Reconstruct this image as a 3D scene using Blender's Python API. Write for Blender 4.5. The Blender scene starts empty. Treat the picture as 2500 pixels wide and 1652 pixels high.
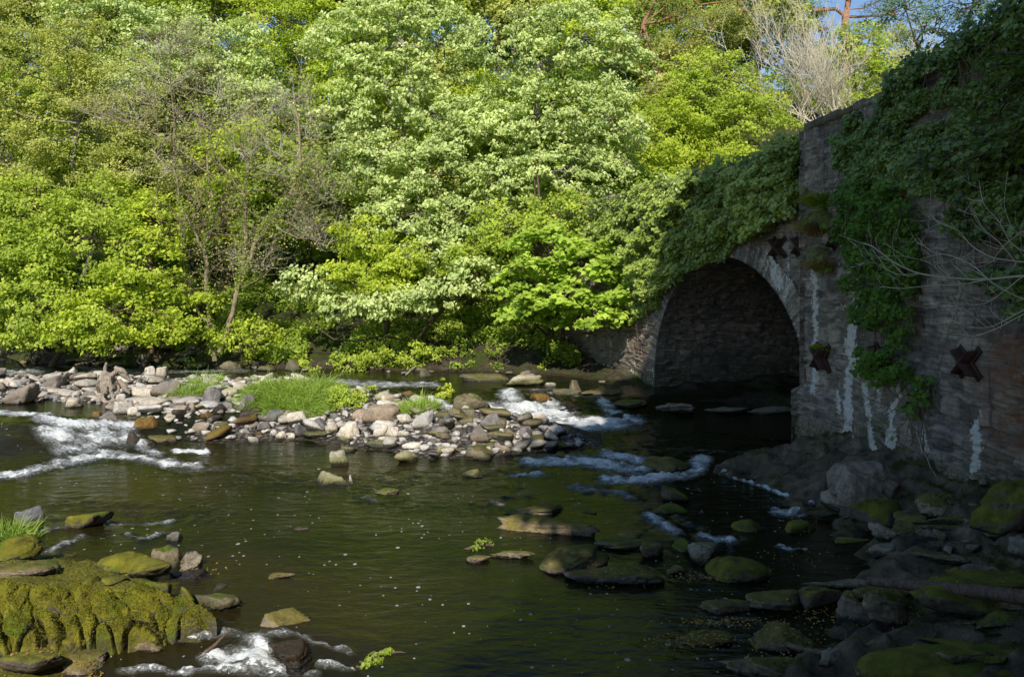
import bpy, bmesh, math, random
import numpy as np
from mathutils import Vector

SC = bpy.context.scene
COL = SC.collection
rng = np.random.default_rng(7)
random.seed(7)
F = 1900.0
CAMZ = 4.0

# ------------------------------------------------------------------ maths
def P(px, py, Y):
    return np.array([(px - 1250) / F * Y, Y, CAMZ - (py - 700) / F * Y])

def _hash(ix, iy, iz, seed):
    h = (ix.astype(np.int64) * 374761393 + iy.astype(np.int64) * 668265263 + iz.astype(np.int64) * 2147483647 + seed * 1274126177) & 0xFFFFFFFF
    h = ((h ^ (h >> 13)) * 1274126177) & 0xFFFFFFFF
    h = (h ^ (h >> 16)) & 0xFFFFFFFF
    return h / 4294967295.0

def vn(p, seed=0):
    i = np.floor(p); f = p - i; f = f * f * (3 - 2 * f)
    ix, iy, iz = i[:, 0], i[:, 1], i[:, 2]
    r = 0
    for a in (0, 1):
        wx = f[:, 0] if a else 1 - f[:, 0]
        for b in (0, 1):
            wy = f[:, 1] if b else 1 - f[:, 1]
            for c in (0, 1):
                wz = f[:, 2] if c else 1 - f[:, 2]
                r = r + wx * wy * wz * _hash(ix + a, iy + b, iz + c, seed)
    return r * 2 - 1

def fbm(p, oct=4, seed=0, gain=.5):
    r = 0; a = 1; s = 0
    q = np.array(p, float)
    for k in range(oct):
        r = r + a * vn(q, seed + k * 17); s += a; a *= gain; q = q * 2.03 + 11.3
    return r / s

def f2(x, y, sx, sy=None, oct=4, seed=0):
    sy = sy or sx
    x = np.asarray(x, float); y = np.asarray(y, float)
    sh = x.shape
    return fbm(np.stack([x.ravel() * sx, y.ravel() * sy, np.zeros(x.size)], 1), oct, seed).reshape(sh)

def ss(a, b, x):
    t = np.clip((x - a) / (b - a), 0, 1)
    return t * t * (3 - 2 * t)

# ------------------------------------------------------------------ mesh helpers
def link(o, parent=None):
    COL.objects.link(o)
    if parent is not None:
        o.parent = parent
    return o

def mk(name, v, f, mat, parent=None, smooth=True, attrs=None, loc=None, counts=None):
    """v (N,3) array, f (M,k) array of faces -> one mesh object. world coordinates; origin moved to loc"""
    v = np.asarray(v, np.float32)
    if loc is None:
        loc = (0, 0, 0) if parent is not None else (float(v[:, 0].mean()), float(v[:, 1].mean()), float(v[:, 2].min()))
    if parent is not None:
        off = np.array(parent.location, np.float32)
        v = v - off; loc = (0, 0, 0)
    else:
        v = v - np.array(loc, np.float32)
    f = np.asarray(f, np.int32)
    me = bpy.data.meshes.new(name)
    n, k = f.shape
    me.vertices.add(len(v)); me.vertices.foreach_set('co', v.ravel())
    me.loops.add(n * k); me.loops.foreach_set('vertex_index', f.ravel())
    me.polygons.add(n)
    me.polygons.foreach_set('loop_start', np.arange(0, n * k, k, dtype=np.int32))
    me.update(calc_edges=True)
    if smooth:
        me.polygons.foreach_set('use_smooth', np.ones(n, bool))
    for an, arr in (attrs or {}).items():
        a = me.attributes.new(an, 'FLOAT', 'POINT'); a.data.foreach_set('value', np.asarray(arr, np.float32))
    me.materials.append(mat)
    me.update()
    o = bpy.data.objects.new(name, me); o.location = loc
    return link(o, parent)

def tag(o, label, cat, group=None, kind=None):
    o['label'] = label
    if cat: o['category'] = cat
    if group: o['group'] = group
    if kind: o['kind'] = kind
    return o

def empty(name, loc, label, cat, group=None):
    o = bpy.data.objects.new(name, None); o.empty_display_size = .3
    o.location = [float(c) for c in loc]; link(o)
    return tag(o, label, cat, group)

class Tubes:
    def __init__(s): s.v = []; s.f = []; s.n = 0
    def add(s, pts, rad, k=5):
        pts = np.asarray(pts, float); m = len(pts)
        rad = np.broadcast_to(np.asarray(rad, float), (m,))
        t = np.gradient(pts, axis=0); t /= np.linalg.norm(t, axis=1)[:, None] + 1e-9
        ref = np.array([0, 0, 1.0]) if abs(t[0, 2]) < .9 else np.array([1.0, 0, 0])
        a = np.cross(t, ref); a /= np.linalg.norm(a, axis=1)[:, None] + 1e-9
        b = np.cross(t, a)
        th = np.arange(k) / k * 2 * math.pi
        ring = pts[:, None] + rad[:, None, None] * (np.cos(th)[None, :, None] * a[:, None] + np.sin(th)[None, :, None] * b[:, None])
        s.v.append(ring.reshape(-1, 3))
        i = np.arange(m - 1)[:, None] * k; j = np.arange(k)[None]; j2 = (j + 1) % k
        s.f.append(np.stack([i + j, i + j2, i + k + j2, i + k + j], -1).reshape(-1, 4) + s.n)
        s.n += m * k
    def build(s, name, mat, parent=None, loc=None):
        return mk(name, np.concatenate(s.v), np.concatenate(s.f), mat, parent, loc=loc)

def bend(a, b, n=6, wob=.1, sag=0., r=None):
    a = np.asarray(a, float); b = np.asarray(b, float)
    t = np.linspace(0, 1, n)[:, None]
    p = a + (b - a) * t
    L = np.linalg.norm(b - a)
    w = rng.normal(0, wob * L / n, (n, 3)); w[0] = 0
    p = p + np.cumsum(w, 0) * (1 - t * .3)
    p[:, 2] += sag * L * 4 * (t[:, 0] * (1 - t[:, 0]))
    return p

def grid_faces(nu, nv):
    i = np.arange(nu - 1)[:, None] * nv + np.arange(nv - 1)[None]
    return np.stack([i, i + nv, i + nv + 1, i + 1], -1).reshape(-1, 4)

# ------------------------------------------------------------------ materials
class M:
    def __init__(s, name):
        s.m = bpy.data.materials.new(name); s.m.use_nodes = True
        s.t = s.m.node_tree; s.n = s.t.nodes; s.l = s.t.links
        s.n.clear()
        s.out = s.n.new('ShaderNodeOutputMaterial')
    def N(s, typ, **kw):
        nd = s.n.new('ShaderNode' + typ)
        for k, v in kw.items():
            if k.startswith('i_'):
                key = k[2:]
                key = int(key) if key.isdigit() else key.replace('_', ' ')
                sock = nd.inputs[key]
                if isinstance(v, bpy.types.NodeSocket): s.l.new(v, sock)
                else: sock.default_value = v
            else: setattr(nd, k, v)
        return nd
    def obj(s): return s.N('TexCoord').outputs['Object']
    def pos(s): return s.N('NewGeometry').outputs['Position']
    def noise(s, vec, scale, detail=4, rough=.55, dist=0.):
        return s.N('TexNoise', i_Vector=vec, i_Scale=scale, i_Detail=detail, i_Roughness=rough, i_Distortion=dist).outputs['Fac']
    def mapv(s, vec, sc=(1, 1, 1), loc=(0, 0, 0)):
        return s.N('Mapping', i_Vector=vec, i_Scale=sc, i_Location=loc).outputs[0]
    def ramp(s, fac, stops):
        r = s.N('ValToRGB', i_Fac=fac); cr = r.color_ramp
        while len(cr.elements) > 1: cr.elements.remove(cr.elements[-1])
        cr.elements[0].position = stops[0][0]; cr.elements[0].color = c4(stops[0][1])
        for p, c in stops[1:]:
            e = cr.elements.new(p); e.color = c4(c)
        return r.outputs[0]
    def mr(s, v, a, b, c=0., d=1.):
        return s.N('MapRange', i_Value=v, i_1=a, i_2=b, i_3=c, i_4=d).outputs[0]
    def mix(s, fac, a, b):
        nd = s.N('MixRGB', i_Fac=fac)
        for i, x in ((1, a), (2, b)):
            if isinstance(x, bpy.types.NodeSocket): s.l.new(x, nd.inputs[i])
            else: nd.inputs[i].default_value = c4(x)
        return nd.outputs[0]
    def mul(s, fac, a, b):
        nd = s.N('MixRGB', blend_type='MULTIPLY', i_Fac=fac)
        for i, x in ((1, a), (2, b)):
            if isinstance(x, bpy.types.NodeSocket): s.l.new(x, nd.inputs[i])
            else: nd.inputs[i].default_value = c4(x)
        return nd.outputs[0]
    def math(s, op, a, b=0.):
        return s.N('Math', operation=op, i_0=a, i_1=b, use_clamp=False).outputs[0]
    def attr(s, name): return s.N('Attribute', attribute_name=name).outputs['Fac']
    def bump(s, h, strength=.5, dist=.02, normal=None):
        kw = dict(i_Height=h, i_Strength=strength, i_Distance=dist)
        if normal is not None: kw['i_Normal'] = normal
        return s.N('Bump', **kw).outputs[0]
    def pbr(s, color, rough=.8, normal=None, spec=.3, **kw):
        b = s.N('BsdfPrincipled')
        for k, v in dict(Base_Color=color, Roughness=rough, Normal=normal, Specular_IOR_Level=spec, **kw).items():
            if v is None: continue
            sock = b.inputs[k.replace('_', ' ')]
            if isinstance(v, bpy.types.NodeSocket): s.l.new(v, sock)
            elif isinstance(v, tuple): sock.default_value = c4(v)
            else: sock.default_value = v
        s.l.new(b.outputs[0], s.out.inputs[0]); return s.m

def c4(c):
    return (c[0], c[1], c[2], 1.0) if len(c) == 3 else c

def leaf_mat(name, dark, light, trans=.4, gloss=.25, rough=.45):
    m = M(name)
    t = m.attr('tint')
    col = m.ramp(t, [(0, dark), (.55, tuple((a + b) / 2 for a, b in zip(dark, light))), (1, light)])
    n = m.noise(m.pos(), .45, 3)
    col = m.mul(.7, col, m.ramp(n, [(.3, (.7, .75, .62)), (.7, (1.15, 1.1, 1.0))]))
    d = m.N('BsdfPrincipled', i_Roughness=rough); m.l.new(col, d.inputs['Base Color']); d.inputs['Specular IOR Level'].default_value = gloss
    tc = m.N('MixRGB', blend_type='MULTIPLY', i_Fac=1.0); m.l.new(col, tc.inputs[1]); tc.inputs[2].default_value = (1.15, 1.35, .35, 1)
    tr = m.N('BsdfTranslucent'); m.l.new(tc.outputs[0], tr.inputs[0])
    mx = m.N('MixShader', i_Fac=trans); m.l.new(d.outputs[0], mx.inputs[1]); m.l.new(tr.outputs[0], mx.inputs[2])
    m.l.new(mx.outputs[0], m.out.inputs[0])
    return m.m

def rock_mat(name, c1, c2, moss=0., mosscol=((.045, .06, .008), (.16, .17, .02)), stain=(.10, .085, .03), wet=.12, scale=3., rough=.85, dark=(.02, .018, .015), lichen=0.):
    """weathered stone: two tones, stain and wet band near the water it stands in, moss on upward faces"""
    m = M(name)
    o = m.pos()
    n1 = m.noise(o, scale, 6, .6, .4)
    n2 = m.noise(o, scale * 7, 5, .65)
    n3 = m.noise(o, 45, 4, .7)
    col = m.ramp(n1, [(.3, c1), (.68, c2)])
    col = m.mul(.8, col, m.ramp(n2, [(.3, (.5, .5, .5)), (.6, (1.1, 1.08, 1.05))]))
    oi = m.N('ObjectInfo').outputs['Random']
    col = m.mul(.9, col, m.ramp(oi, [(0, (.72, .74, .78)), (.5, (1, .97, .92)), (1, (1.12, 1.02, .86))]))
    if lichen:
        col = m.mix(m.mr(m.noise(o, 9, 3), .60, .66, 0, lichen), col, (.5, .5, .46))
    # stain band by height above the object's own base
    z = m.N('SeparateXYZ', i_0=m.obj()).outputs[2]
    zz = m.math('ADD', z, m.math('MULTIPLY', m.math('SUBTRACT', n2, .5), .12))
    col = m.mix(m.mr(zz, wet * 2.6, wet, 0, .85), col, stain)
    wetf = m.mr(zz, wet * 1.15, wet * .5, 0, .9)
    col = m.mix(wetf, col, dark)
    hgt = m.math('ADD', m.math('MULTIPLY', n2, .7), m.math('MULTIPLY', n3, .35))
    if moss > 0:
        nz = m.N('SeparateXYZ', i_0=m.N('NewGeometry').outputs['Normal']).outputs[2]
        mf = m.math('ADD', m.math('MULTIPLY', nz, .55), m.math('MULTIPLY', n1, 1.0))
        mf = m.math('ADD', mf, m.math('MULTIPLY', m.math('SUBTRACT', n2, .5), .5))
        mf = m.mr(mf, 1.12 - moss, 1.27 - moss, 0, 1)
        nm = m.noise(o, 60, 3, .8)
        mc = m.ramp(m.math('ADD', m.math('MULTIPLY', m.noise(o, 5, 4), .75), m.math('MULTIPLY', nm, .4)), [(.38, mosscol[0]), (.72, mosscol[1])])
        mg = m.ramp(nm, [(.3, (.035, .06, .006)), (.7, (.12, .19, .012))])
        mc = m.mix(m.mr(m.noise(o, 2.3, 3), .52, .64, 0, .8), mc, mg)
        mc = m.mix(m.mr(m.noise(o, 3.1, 4), .40, .32, 0, .6), mc, (.07, .045, .015))
        col = m.mix(mf, col, mc)
        rg = m.mr(mf, 0, 1, rough, 1.)
    else:
        rg = rough
    if isinstance(rg, float): rgs = m.mr(wetf, 0, .9, rg, .25)
    else: rgs = m.math('MULTIPLY', rg, m.mr(wetf, 0, .9, 1, .4))
    return m.pbr(col, rgs, m.bump(hgt, .9, .035), .3)

# ------------------------------------------------------------------ terrain and water functions
def ip(x, xs, ys): return np.interp(x, xs, ys)

def y_far(x):      # far shore line
    return ip(x, [-80, -25, -20, -10, -5, 0, 2, 3.5, 4.6, 6, 12], [44, 36.5, 35.2, 33.0, 31.8, 31.2, 29.6, 27.2, 25.8, 25.6, 25.4])
def x_right(y):    # near right shore line
    return ip(y, [0, 6, 8, 9.2, 10, 11, 12, 13.5, 15, 16.6, 17.4, 18.4, 19.4, 20], [1.0, 2.6, 3.0, 4.2, 4.9, 5.3, 5.5, 5.45, 5.2, 4.6, 5.0, 6.3, 7.6, 9.5])
BX = [-24, -15.6, -12.7, -10.9, -8.7, -6.9, -5.4, -3.5, -1.9, -.5, 1.5, 2.2]
BF = [24.2, 23.7, 23.5, 21.6, 20.0, 20.3, 20.5, 19.2, 18.1, 18.3, 19.0, 19.4]
CX = [-24, -19.8, -14, -11.6, -7.5, -4.4, -2.2, -.8, .2, 1.4, 2.2]
CF = [29.3, 29.6, 29.4, 29.2, 28.4, 25.0, 22.4, 21.8, 21.4, 20.4, 19.4]
def y_drop(x):
    return ip(x, [-30, -13, -11, -9, -7, -4, -1.5, 0, 2, 4, 6, 9], [18.6, 18.9, 19.4, 20.6, 21.6, 21.5, 21.6, 23.2, 23.6, 24.2, 25.2, 26.2])

def water_h(x, y):
    d = y - y_drop(x)
    hw = np.where(x < -9, 1.7, 1.1)
    h = .48 * ss(-1, 1, d / hw)
    h = h - .22 * ss(9.0, 7.6, y) * ss(-1.2, -2.4, x) * 1.0   # foreground spill
    return h

def terr(x, y):
    x = np.asarray(x, float); y = np.asarray(y, float)
    n = f2(x, y, .35, oct=4, seed=3); nf = f2(x, y, 1.6, oct=4, seed=5)
    h = np.full(x.shape, -.55)
    # stone bar
    yf = ip(x, BX, BF); yb = ip(x, CX, CF)
    hb = np.minimum((y - yf) * .22 + .02, .42 + (yb - y) * .25)
    hb = np.minimum(hb, .72 + .12 * n)
    hb = np.where((x < 2.3), hb, -1) 
    h = np.maximum(h, np.maximum(hb, -.55) + .05 * nf * (hb > -.3))
    # far bank and hill
    d = y - y_far(x) + .5 * n
    far = .30 + np.where(d < 0, d * .6, np.minimum(d, 4) * .38 + np.maximum(d - 4, 0) * .50)
    nearw = ss(0.5, 3.0, x) * ss(42, 37, y)
    far = far * (1 - nearw) + nearw * (.30 + np.where(d < 0, d * .6, d * .13))
    far = far + .22 * nf * ss(-.5, 1.5, d)
    far = np.where(d > 45, .30 + 1.52 + 41 * .50 + (d - 45) * .02, far)
    left = ss(-8, -14, x)     # low rock wall at the left end of the far bank
    far = far + left * ss(-.2, .5, d) * .55
    h = np.maximum(h, far)
    # right bank at the foot of the wall
    dx = x - x_right(y) + .25 * n
    rb = np.where(dx < 0, dx * .5, np.minimum(dx * .30, .85)) + .10 * nf * (dx > -.4)
    led = f2(x * .6 + y * .5, y * .9 - x * .3, 1.3, 2.6, 4, 91)
    rb = rb + np.where(dx > -.6, .28 * (np.floor(led * 5 + .5) / 5 * .6 + led * .4) + .14 * (1 - np.abs(f2(x, y, 2.2, 3.4, 3, 92)) * 3), 0)
    rb = np.where(y < 19.3, rb, rb - (y - 19.3) * 1.2)
    h = np.maximum(h, rb)
    # raised ground behind the bridge wall
    hill = (ss(16, 24, x) * 7.2 + ss(24, 60, x) * 3) * ss(6, 12, y + 2)
    h = np.maximum(h, np.where(x > 15, hill + .3 * n, -1))
    # near bank where the photographer stands
    nb = 2.3 - np.maximum(y - 2.4, 0) * .72
    nb = nb + np.maximum(x - 2, 0) * .15 * ss(9, 3, y)
    h = np.maximum(h, np.where(y < 9, nb, -1))
    # mossy bedrock at lower left
    lb = .16 - (np.maximum(x + 6.3, 0) / 2.6) ** 2 * .4 - ((y - 9.7) / 2.3) ** 2 * .4 + .20 * nf + .10 * (1 - 3 * np.abs(f2(x * .7 + y, y - x * .3, .9, 3.2, 3, 95)))
    h = np.maximum(h, lb)
    return h

def surf(x, y):
    return np.maximum(terr(x, y), water_h(np.asarray(x, float), np.asarray(y, float)))

_ys = np.concatenate([np.arange(6.2, 20, .04), np.arange(20, 48, .08)])
def hit(px, py):
    """where the line of sight through that point meets ground or water"""
    x = (px - 1250) / F * _ys; z = CAMZ - (py - 700) / F * _ys
    s = surf(x, _ys)
    k = np.argmax(z <= s)
    if not (z <= s).any(): k = len(_ys) - 1
    return np.array([x[k], _ys[k], s[k]])

# ------------------------------------------------------------------ camera, sun, sky
cam = bpy.data.cameras.new('camera'); co = bpy.data.objects.new('camera', cam); COL.objects.link(co)
co.location = (0, 0, CAMZ); co.rotation_euler = (math.pi / 2, 0, 0)
cam.sensor_width = 36; cam.lens = 36 * F / 2500; cam.shift_y = -(826 - 700) / 2500
cam.clip_end = 2000; cam.clip_start = .1
SC.camera = co
SUN_EL = math.radians(39); SUN_AZ = -9.0   # degrees to the right of straight behind the camera (negative = left)
az = math.radians(SUN_AZ)
sd = Vector((math.sin(az) * math.cos(SUN_EL), -math.cos(az) * math.cos(SUN_EL), math.sin(SUN_EL)))
sun = bpy.data.lights.new('sun', 'SUN'); sun.energy = 5.0; sun.angle = math.radians(.5); sun.color = (1, .95, .86)
so = bpy.data.objects.new('sun', sun); COL.objects.link(so); so.rotation_euler = sd.to_track_quat('Z', 'Y').to_euler()
so.location = (0, -10, 40)
w = bpy.data.worlds.new('World'); SC.world = w; w.use_nodes = True
nt = w.node_tree; bg = nt.nodes['Background']; sky = nt.nodes.new('ShaderNodeTexSky')
sky.sky_type = 'NISHITA'; sky.sun_disc = False; sky.sun_elevation = SUN_EL
sky.sun_rotation = math.atan2(sd.x, sd.y); sky.air_density = 1.0; sky.dust_density = .1; sky.ozone_density = 3.0
nt.links.new(sky.outputs[0], bg.inputs[0]); bg.inputs[1].default_value = .15
SC.view_settings.view_transform = 'Standard'; SC.view_settings.look = 'None'
SC.view_settings.exposure = 0; SC.view_settings.gamma = 1
SC.cycles.max_bounces = 8; SC.cycles.diffuse_bounces = 3; SC.cycles.glossy_bounces = 3; SC.cycles.transmission_bounces = 4
SC.cycles.use_denoising = True
try: SC.cycles.denoiser = 'OPENIMAGEDENOISE'
except Exception: pass
SC.cycles.sample_clamp_indirect = 6

# ------------------------------------------------------------------ ground
def ground_mat():
    m = M('ground_soil'); o = m.pos()
    n1 = m.noise(o, .8, 6, .6); n2 = m.noise(o, 6, 5, .65); n3 = m.noise(o, 30, 4, .7)
    col = m.ramp(n2, [(.3, (.022, .016, .010)), (.5, (.06, .045, .028)), (.7, (.13, .10, .065))])
    mossc = m.ramp(n3, [(.35, (.02, .03, .005)), (.7, (.09, .11, .015))])
    col = m.mix(m.mr(m.math('ADD', n1, m.math('MULTIPLY', n2, .4)), .66, .78), col, mossc)
    # gravel cells
    v = m.N('TexVoronoi', i_Vector=o, i_Scale=9.0); vd = v.outputs['Distance']
    stone = m.mul(1, m.mix(m.mr(v.outputs['Color'], 0, 1), (.12, .10, .085), (.42, .37, .31)), m.ramp(vd, [(.2, (1, 1, 1)), (.6, (.25, .25, .25))]))
    col = m.mix(m.attr('gravel'), col, stone)
    rk = m.ramp(m.noise(o, 4, 6, .7), [(.3, (.06, .046, .026)), (.55, (.17, .135, .085)), (.75, (.33, .27, .18))])
    nz = m.N('SeparateXYZ', i_0=m.N('NewGeometry').outputs['Normal']).outputs[2]
    mk_ = m.mr(m.math('ADD', m.math('ADD', m.math('ADD', nz, n1), m.math('MULTIPLY', n2, .5)), m.math('MULTIPLY', m.attr('mossy'), .35)), 1.62, 1.82)
    rk = m.mix(mk_, rk, m.mix(m.attr('mossy'), m.ramp(n3, [(.35, (.03, .035, .006)), (.7, (.12, .13, .02))]), m.ramp(n3, [(.35, (.06, .06, .007)), (.7, (.24, .22, .022))])))
    col = m.mix(m.attr('bedrock'), col, rk)
    wetf = m.attr('wet')
    col = m.mix(m.math('MULTIPLY', wetf, .75), col, m.mul(1, col, (.35, .28, .18)))
    h = m.math('ADD', m.math('MULTIPLY', n2, .6), m.math('MULTIPLY', n3, .4))
    h = m.math('SUBTRACT', h, m.math('MULTIPLY', vd, m.math('MULTIPLY', m.attr('gravel'), 1.2)))
    return m.pbr(col, m.mr(wetf, 0, 1, .9, .35), m.bump(h, 1, .11), .3)

def axis(a, b, c, d, fine, coarse):
    mid = np.linspace(b, c, fine)
    g1 = b - (b - a) * (np.linspace(1, 0, coarse, endpoint=False) ** 2.2)
    g2 = c + (d - c) * (np.linspace(0, 1, coarse + 1)[1:] ** 2.2)
    return np.concatenate([g1, mid, g2])
gx = axis(-400, -24, 12, 400, 520, 40); gy = axis(-300, 4, 42, 600, 560, 45)
X, Y = np.meshgrid(gx, gy, indexing='ij')
Z = terr(X, Y)
yf = ip(X, BX, BF); yb = ip(X, CX, CF)
grav = ss(-.6, .2, Y - yf) * ss(.5, -.3, Y - yb) * (X < 2.6)
wet = ss(.14, .0, Z - water_h(X, Y)) * .9 
g = mk('ground', np.stack([X, Y, Z], -1).reshape(-1, 3), grid_faces(len(gx), len(gy)), ground_mat(), loc=(0, 0, 0),
       attrs={'gravel': grav.ravel(), 'wet': wet.ravel(), 'bedrock': np.maximum(ss(-2.5, -4, X) * (Y < 13) * (Y > 7), ss(-.8, -.3, X - x_right(Y)) * (Y < 20) * (Y > 3) * (X < 12)).ravel(), 'mossy': (ss(-2.5, -4, X) * (Y < 13) * (Y > 7)).ravel()})
tag(g, 'earth, bedrock and gravel of river bed, banks and wooded hillside', 'ground', kind='structure')

# ------------------------------------------------------------------ river
def seg_d(px, py, pts, asp=2.4):
    """distance in picture-sized units to a polyline, flattened along the river"""
    d = np.full(px.shape, 1e9)
    for (a, b) in zip(pts[:-1], pts[1:]):
        ax, ay = a; bx, by = b
        vx, vy = (bx - ax), (by - ay) * asp
        wx, wy = px - ax, (py - ay) * asp
        t = np.clip((wx * vx + wy * vy) / (vx * vx + vy * vy + 1e-9), 0, 1)
        d = np.minimum(d, np.hypot(wx - t * vx, wy - t * vy))
    return d
FOAM = [  # polyline (photo positions used only to find the places on the water), half width, strength
    ([(0, 1012), (60, 1018), (110, 1030)], 26, .95), ([(100, 1050), (160, 1060), (250, 1050), (320, 1045)], 38, 1.0),
    ([(130, 1085), (220, 1080), (300, 1078)], 60, .95), ([(150, 1110), (220, 1105)], 40, .8),
    ([(0, 1165), (90, 1150), (180, 1128), (260, 1115), (340, 1120), (420, 1135), (480, 1140)], 26, .9),
    ([(300, 1060), (350, 1095), (380, 1110)], 30, .85), ([(430, 1104), (500, 1104)], 16, 1.0),
    ([(330, 1125), (450, 1150), (560, 1145)], 26, .5),
    ([(600, 1170), (900, 1180), (1200, 1150)], 60, .36), ([(950, 1230), (1150, 1250)], 50, .32), ([(150, 1230), (500, 1260)], 50, .33), ([(1500, 1090), (1900, 1110)], 30, .42),
    ([(0, 912), (60, 908), (90, 905)], 30, .7), ([(160, 895), (260, 905), (340, 910)], 22, .5), ([(420, 908), (600, 906)], 18, .6),
    ([(800, 932), (880, 938), (960, 940), (1060, 940)], 26, .75), ([(900, 945), (960, 965), (1010, 980)], 20, .5),
    ([(1050, 975), (1080, 990), (1110, 1000)], 26, .95), ([(1090, 1000), (1180, 1006)], 20, .6),
    ([(1240, 960), (1260, 990), (1240, 1010)], 34, .95), ([(1200, 1000), (1280, 1000), (1360, 1010)], 54, 1.12),
    ([(1180, 1020), (1290, 1030), (1400, 1040), (1500, 1035)], 56, 1.05), ([(1340, 985), (1360, 1000)], 30, .9), ([(1280, 1055), (1420, 1060), (1560, 1050)], 32, .5),
    ([(1470, 980), (1500, 1010), (1560, 1030)], 26, .85), ([(1300, 955), (1400, 965), (1500, 975)], 14, .6),
    ([(1300, 1130), (1420, 1125), (1500, 1140), (1560, 1150)], 40, .95), ([(1480, 1110), (1570, 1125)], 34, .85),
    ([(1250, 1160), (1320, 1158)], 24, .9), ([(1480, 1170), (1560, 1175), (1640, 1165), (1700, 1150), (1715, 1120)], 32, .95),
    ([(1400, 1190), (1500, 1200), (1540, 1215)], 24, .7), ([(1160, 1185), (1260, 1190)], 20, .35), ([(940, 1150), (1060, 1165)], 24, .35),
    ([(870, 1210), (920, 1225)], 20, .5), ([(1200, 1228), (1225, 1235)], 14, .6), ([(1230, 1215), (1290, 1210)], 14, .4),
    ([(1750, 1150), (1830, 1178), (1900, 1205), (1985, 1236)], 8, .95), ([(1900, 1248), (1950, 1252)], 26, 1.1),
    ([(1715, 1308), (1740, 1315), (1790, 1318)], 20, 1.0), ([(1580, 1255), (1610, 1280), (1650, 1300)], 26, .85), ([(1640, 1255), (1700, 1290)], 14, .5),
    ([(1905, 1335), (1930, 1345), (1965, 1342)], 10, .8), ([(1700, 1060), (1830, 1070), (1940, 1080)], 22, .35), ([(1600, 1065), (1900, 1100)], 20, .3),
    ([(100, 1350), (170, 1325), (200, 1312)], 14, .8), ([(90, 1300), (150, 1290), (190, 1285)], 14, .75), ([(270, 1275), (330, 1280), (420, 1272)], 13, .75),
    ([(310, 1305), (350, 1322), (400, 1305)], 13, .65), ([(50, 1364), (95, 1362)], 9, .8), ([(480, 1500), (560, 1470)], 14, .4),
    ([(470, 1560), (560, 1545), (640, 1560), (700, 1550)], 26, .8), ([(540, 1610), (600, 1600), (680, 1640)], 58, 1.1), ([(620, 1560), (640, 1600), (620, 1640)], 40, .95),
    ([(700, 1540), (780, 1570), (860, 1600)], 22, .75), ([(300, 1640), (380, 1630), (450, 1650)], 24, .8), ([(780, 1630), (850, 1640)], 24, .8), ([(450, 1640), (760, 1650)], 30, .8),
]
def foam_at(px, py):
    r = np.zeros(px.shape)
    for pts, hw, st in FOAM:
        xs = [a[0] for a in pts]; ys = [a[1] for a in pts]
        sel = (px > min(xs) - hw * 3) & (px < max(xs) + hw * 3) & (py > min(ys) - hw * 2) & (py < max(ys) + hw * 2)
        if not sel.any(): continue
        d = seg_d(px[sel], py[sel], pts)
        r[sel] = np.maximum(r[sel], st * np.exp(-(d / hw) ** 2 * .9))
    return r
nu, nv = 620, 640
us = np.linspace(-1.02, .98, nu); ys_ = 5.6 * (48 / 5.6) ** np.linspace(0, 1, nv)
U, Yw = np.meshgrid(us, ys_, indexing='ij'); Xw = U * Yw
Hw = water_h(Xw, Yw)
PX = 1250 + F * U; PY = 700 + (CAMZ - Hw) * F / Yw
fo = foam_at(PX, PY)
wob = f2(Xw, Yw, .5, oct=2, seed=31) * 10
# steep water is rougher
dr = np.abs(Yw - y_drop(Xw)); turb = np.clip(fo * 1.1 + ss(2.2, .4, dr) * .35 * (Xw < 4.5), 0, 1)
amp1 = f2(Xw, Yw, 2.2, 3.2, 4, 41); amp2 = f2(Xw, Yw, 5.5, 8, 4, 43)
ridge = 1 - np.abs(f2(Xw, Yw, 1.6, 3.0, 3, 47)) * 2
Zw = Hw + .006 * amp1 + .006 * amp2 + turb * (.085 * amp1 + .075 * amp2 + .06 * ridge + .05 * f2(Xw, Yw, 14, 20, 3, 45)) + .03 * f2(Xw, Yw, .45, .8, 2, 51)
# the smooth chute at left
ch = np.exp(-((Xw + 12.2) / 1.9) ** 2 - ((Yw - 19.0) / 1.5) ** 2); Zw = Zw + .36 * ch
brown = np.clip(ss(-.2, .5, f2(Xw, Yw, .22, .3, 3, 61) + .7 * np.exp(-((PX - 100) / 420) ** 2 - ((PY - 1230) / 90) ** 2) + .9 * np.exp(-((PX - 560) / 180) ** 2 - ((PY - 1410) / 70) ** 2)), 0, 1)
brown = brown * ss(1300, 800, PX) * .8

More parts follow.
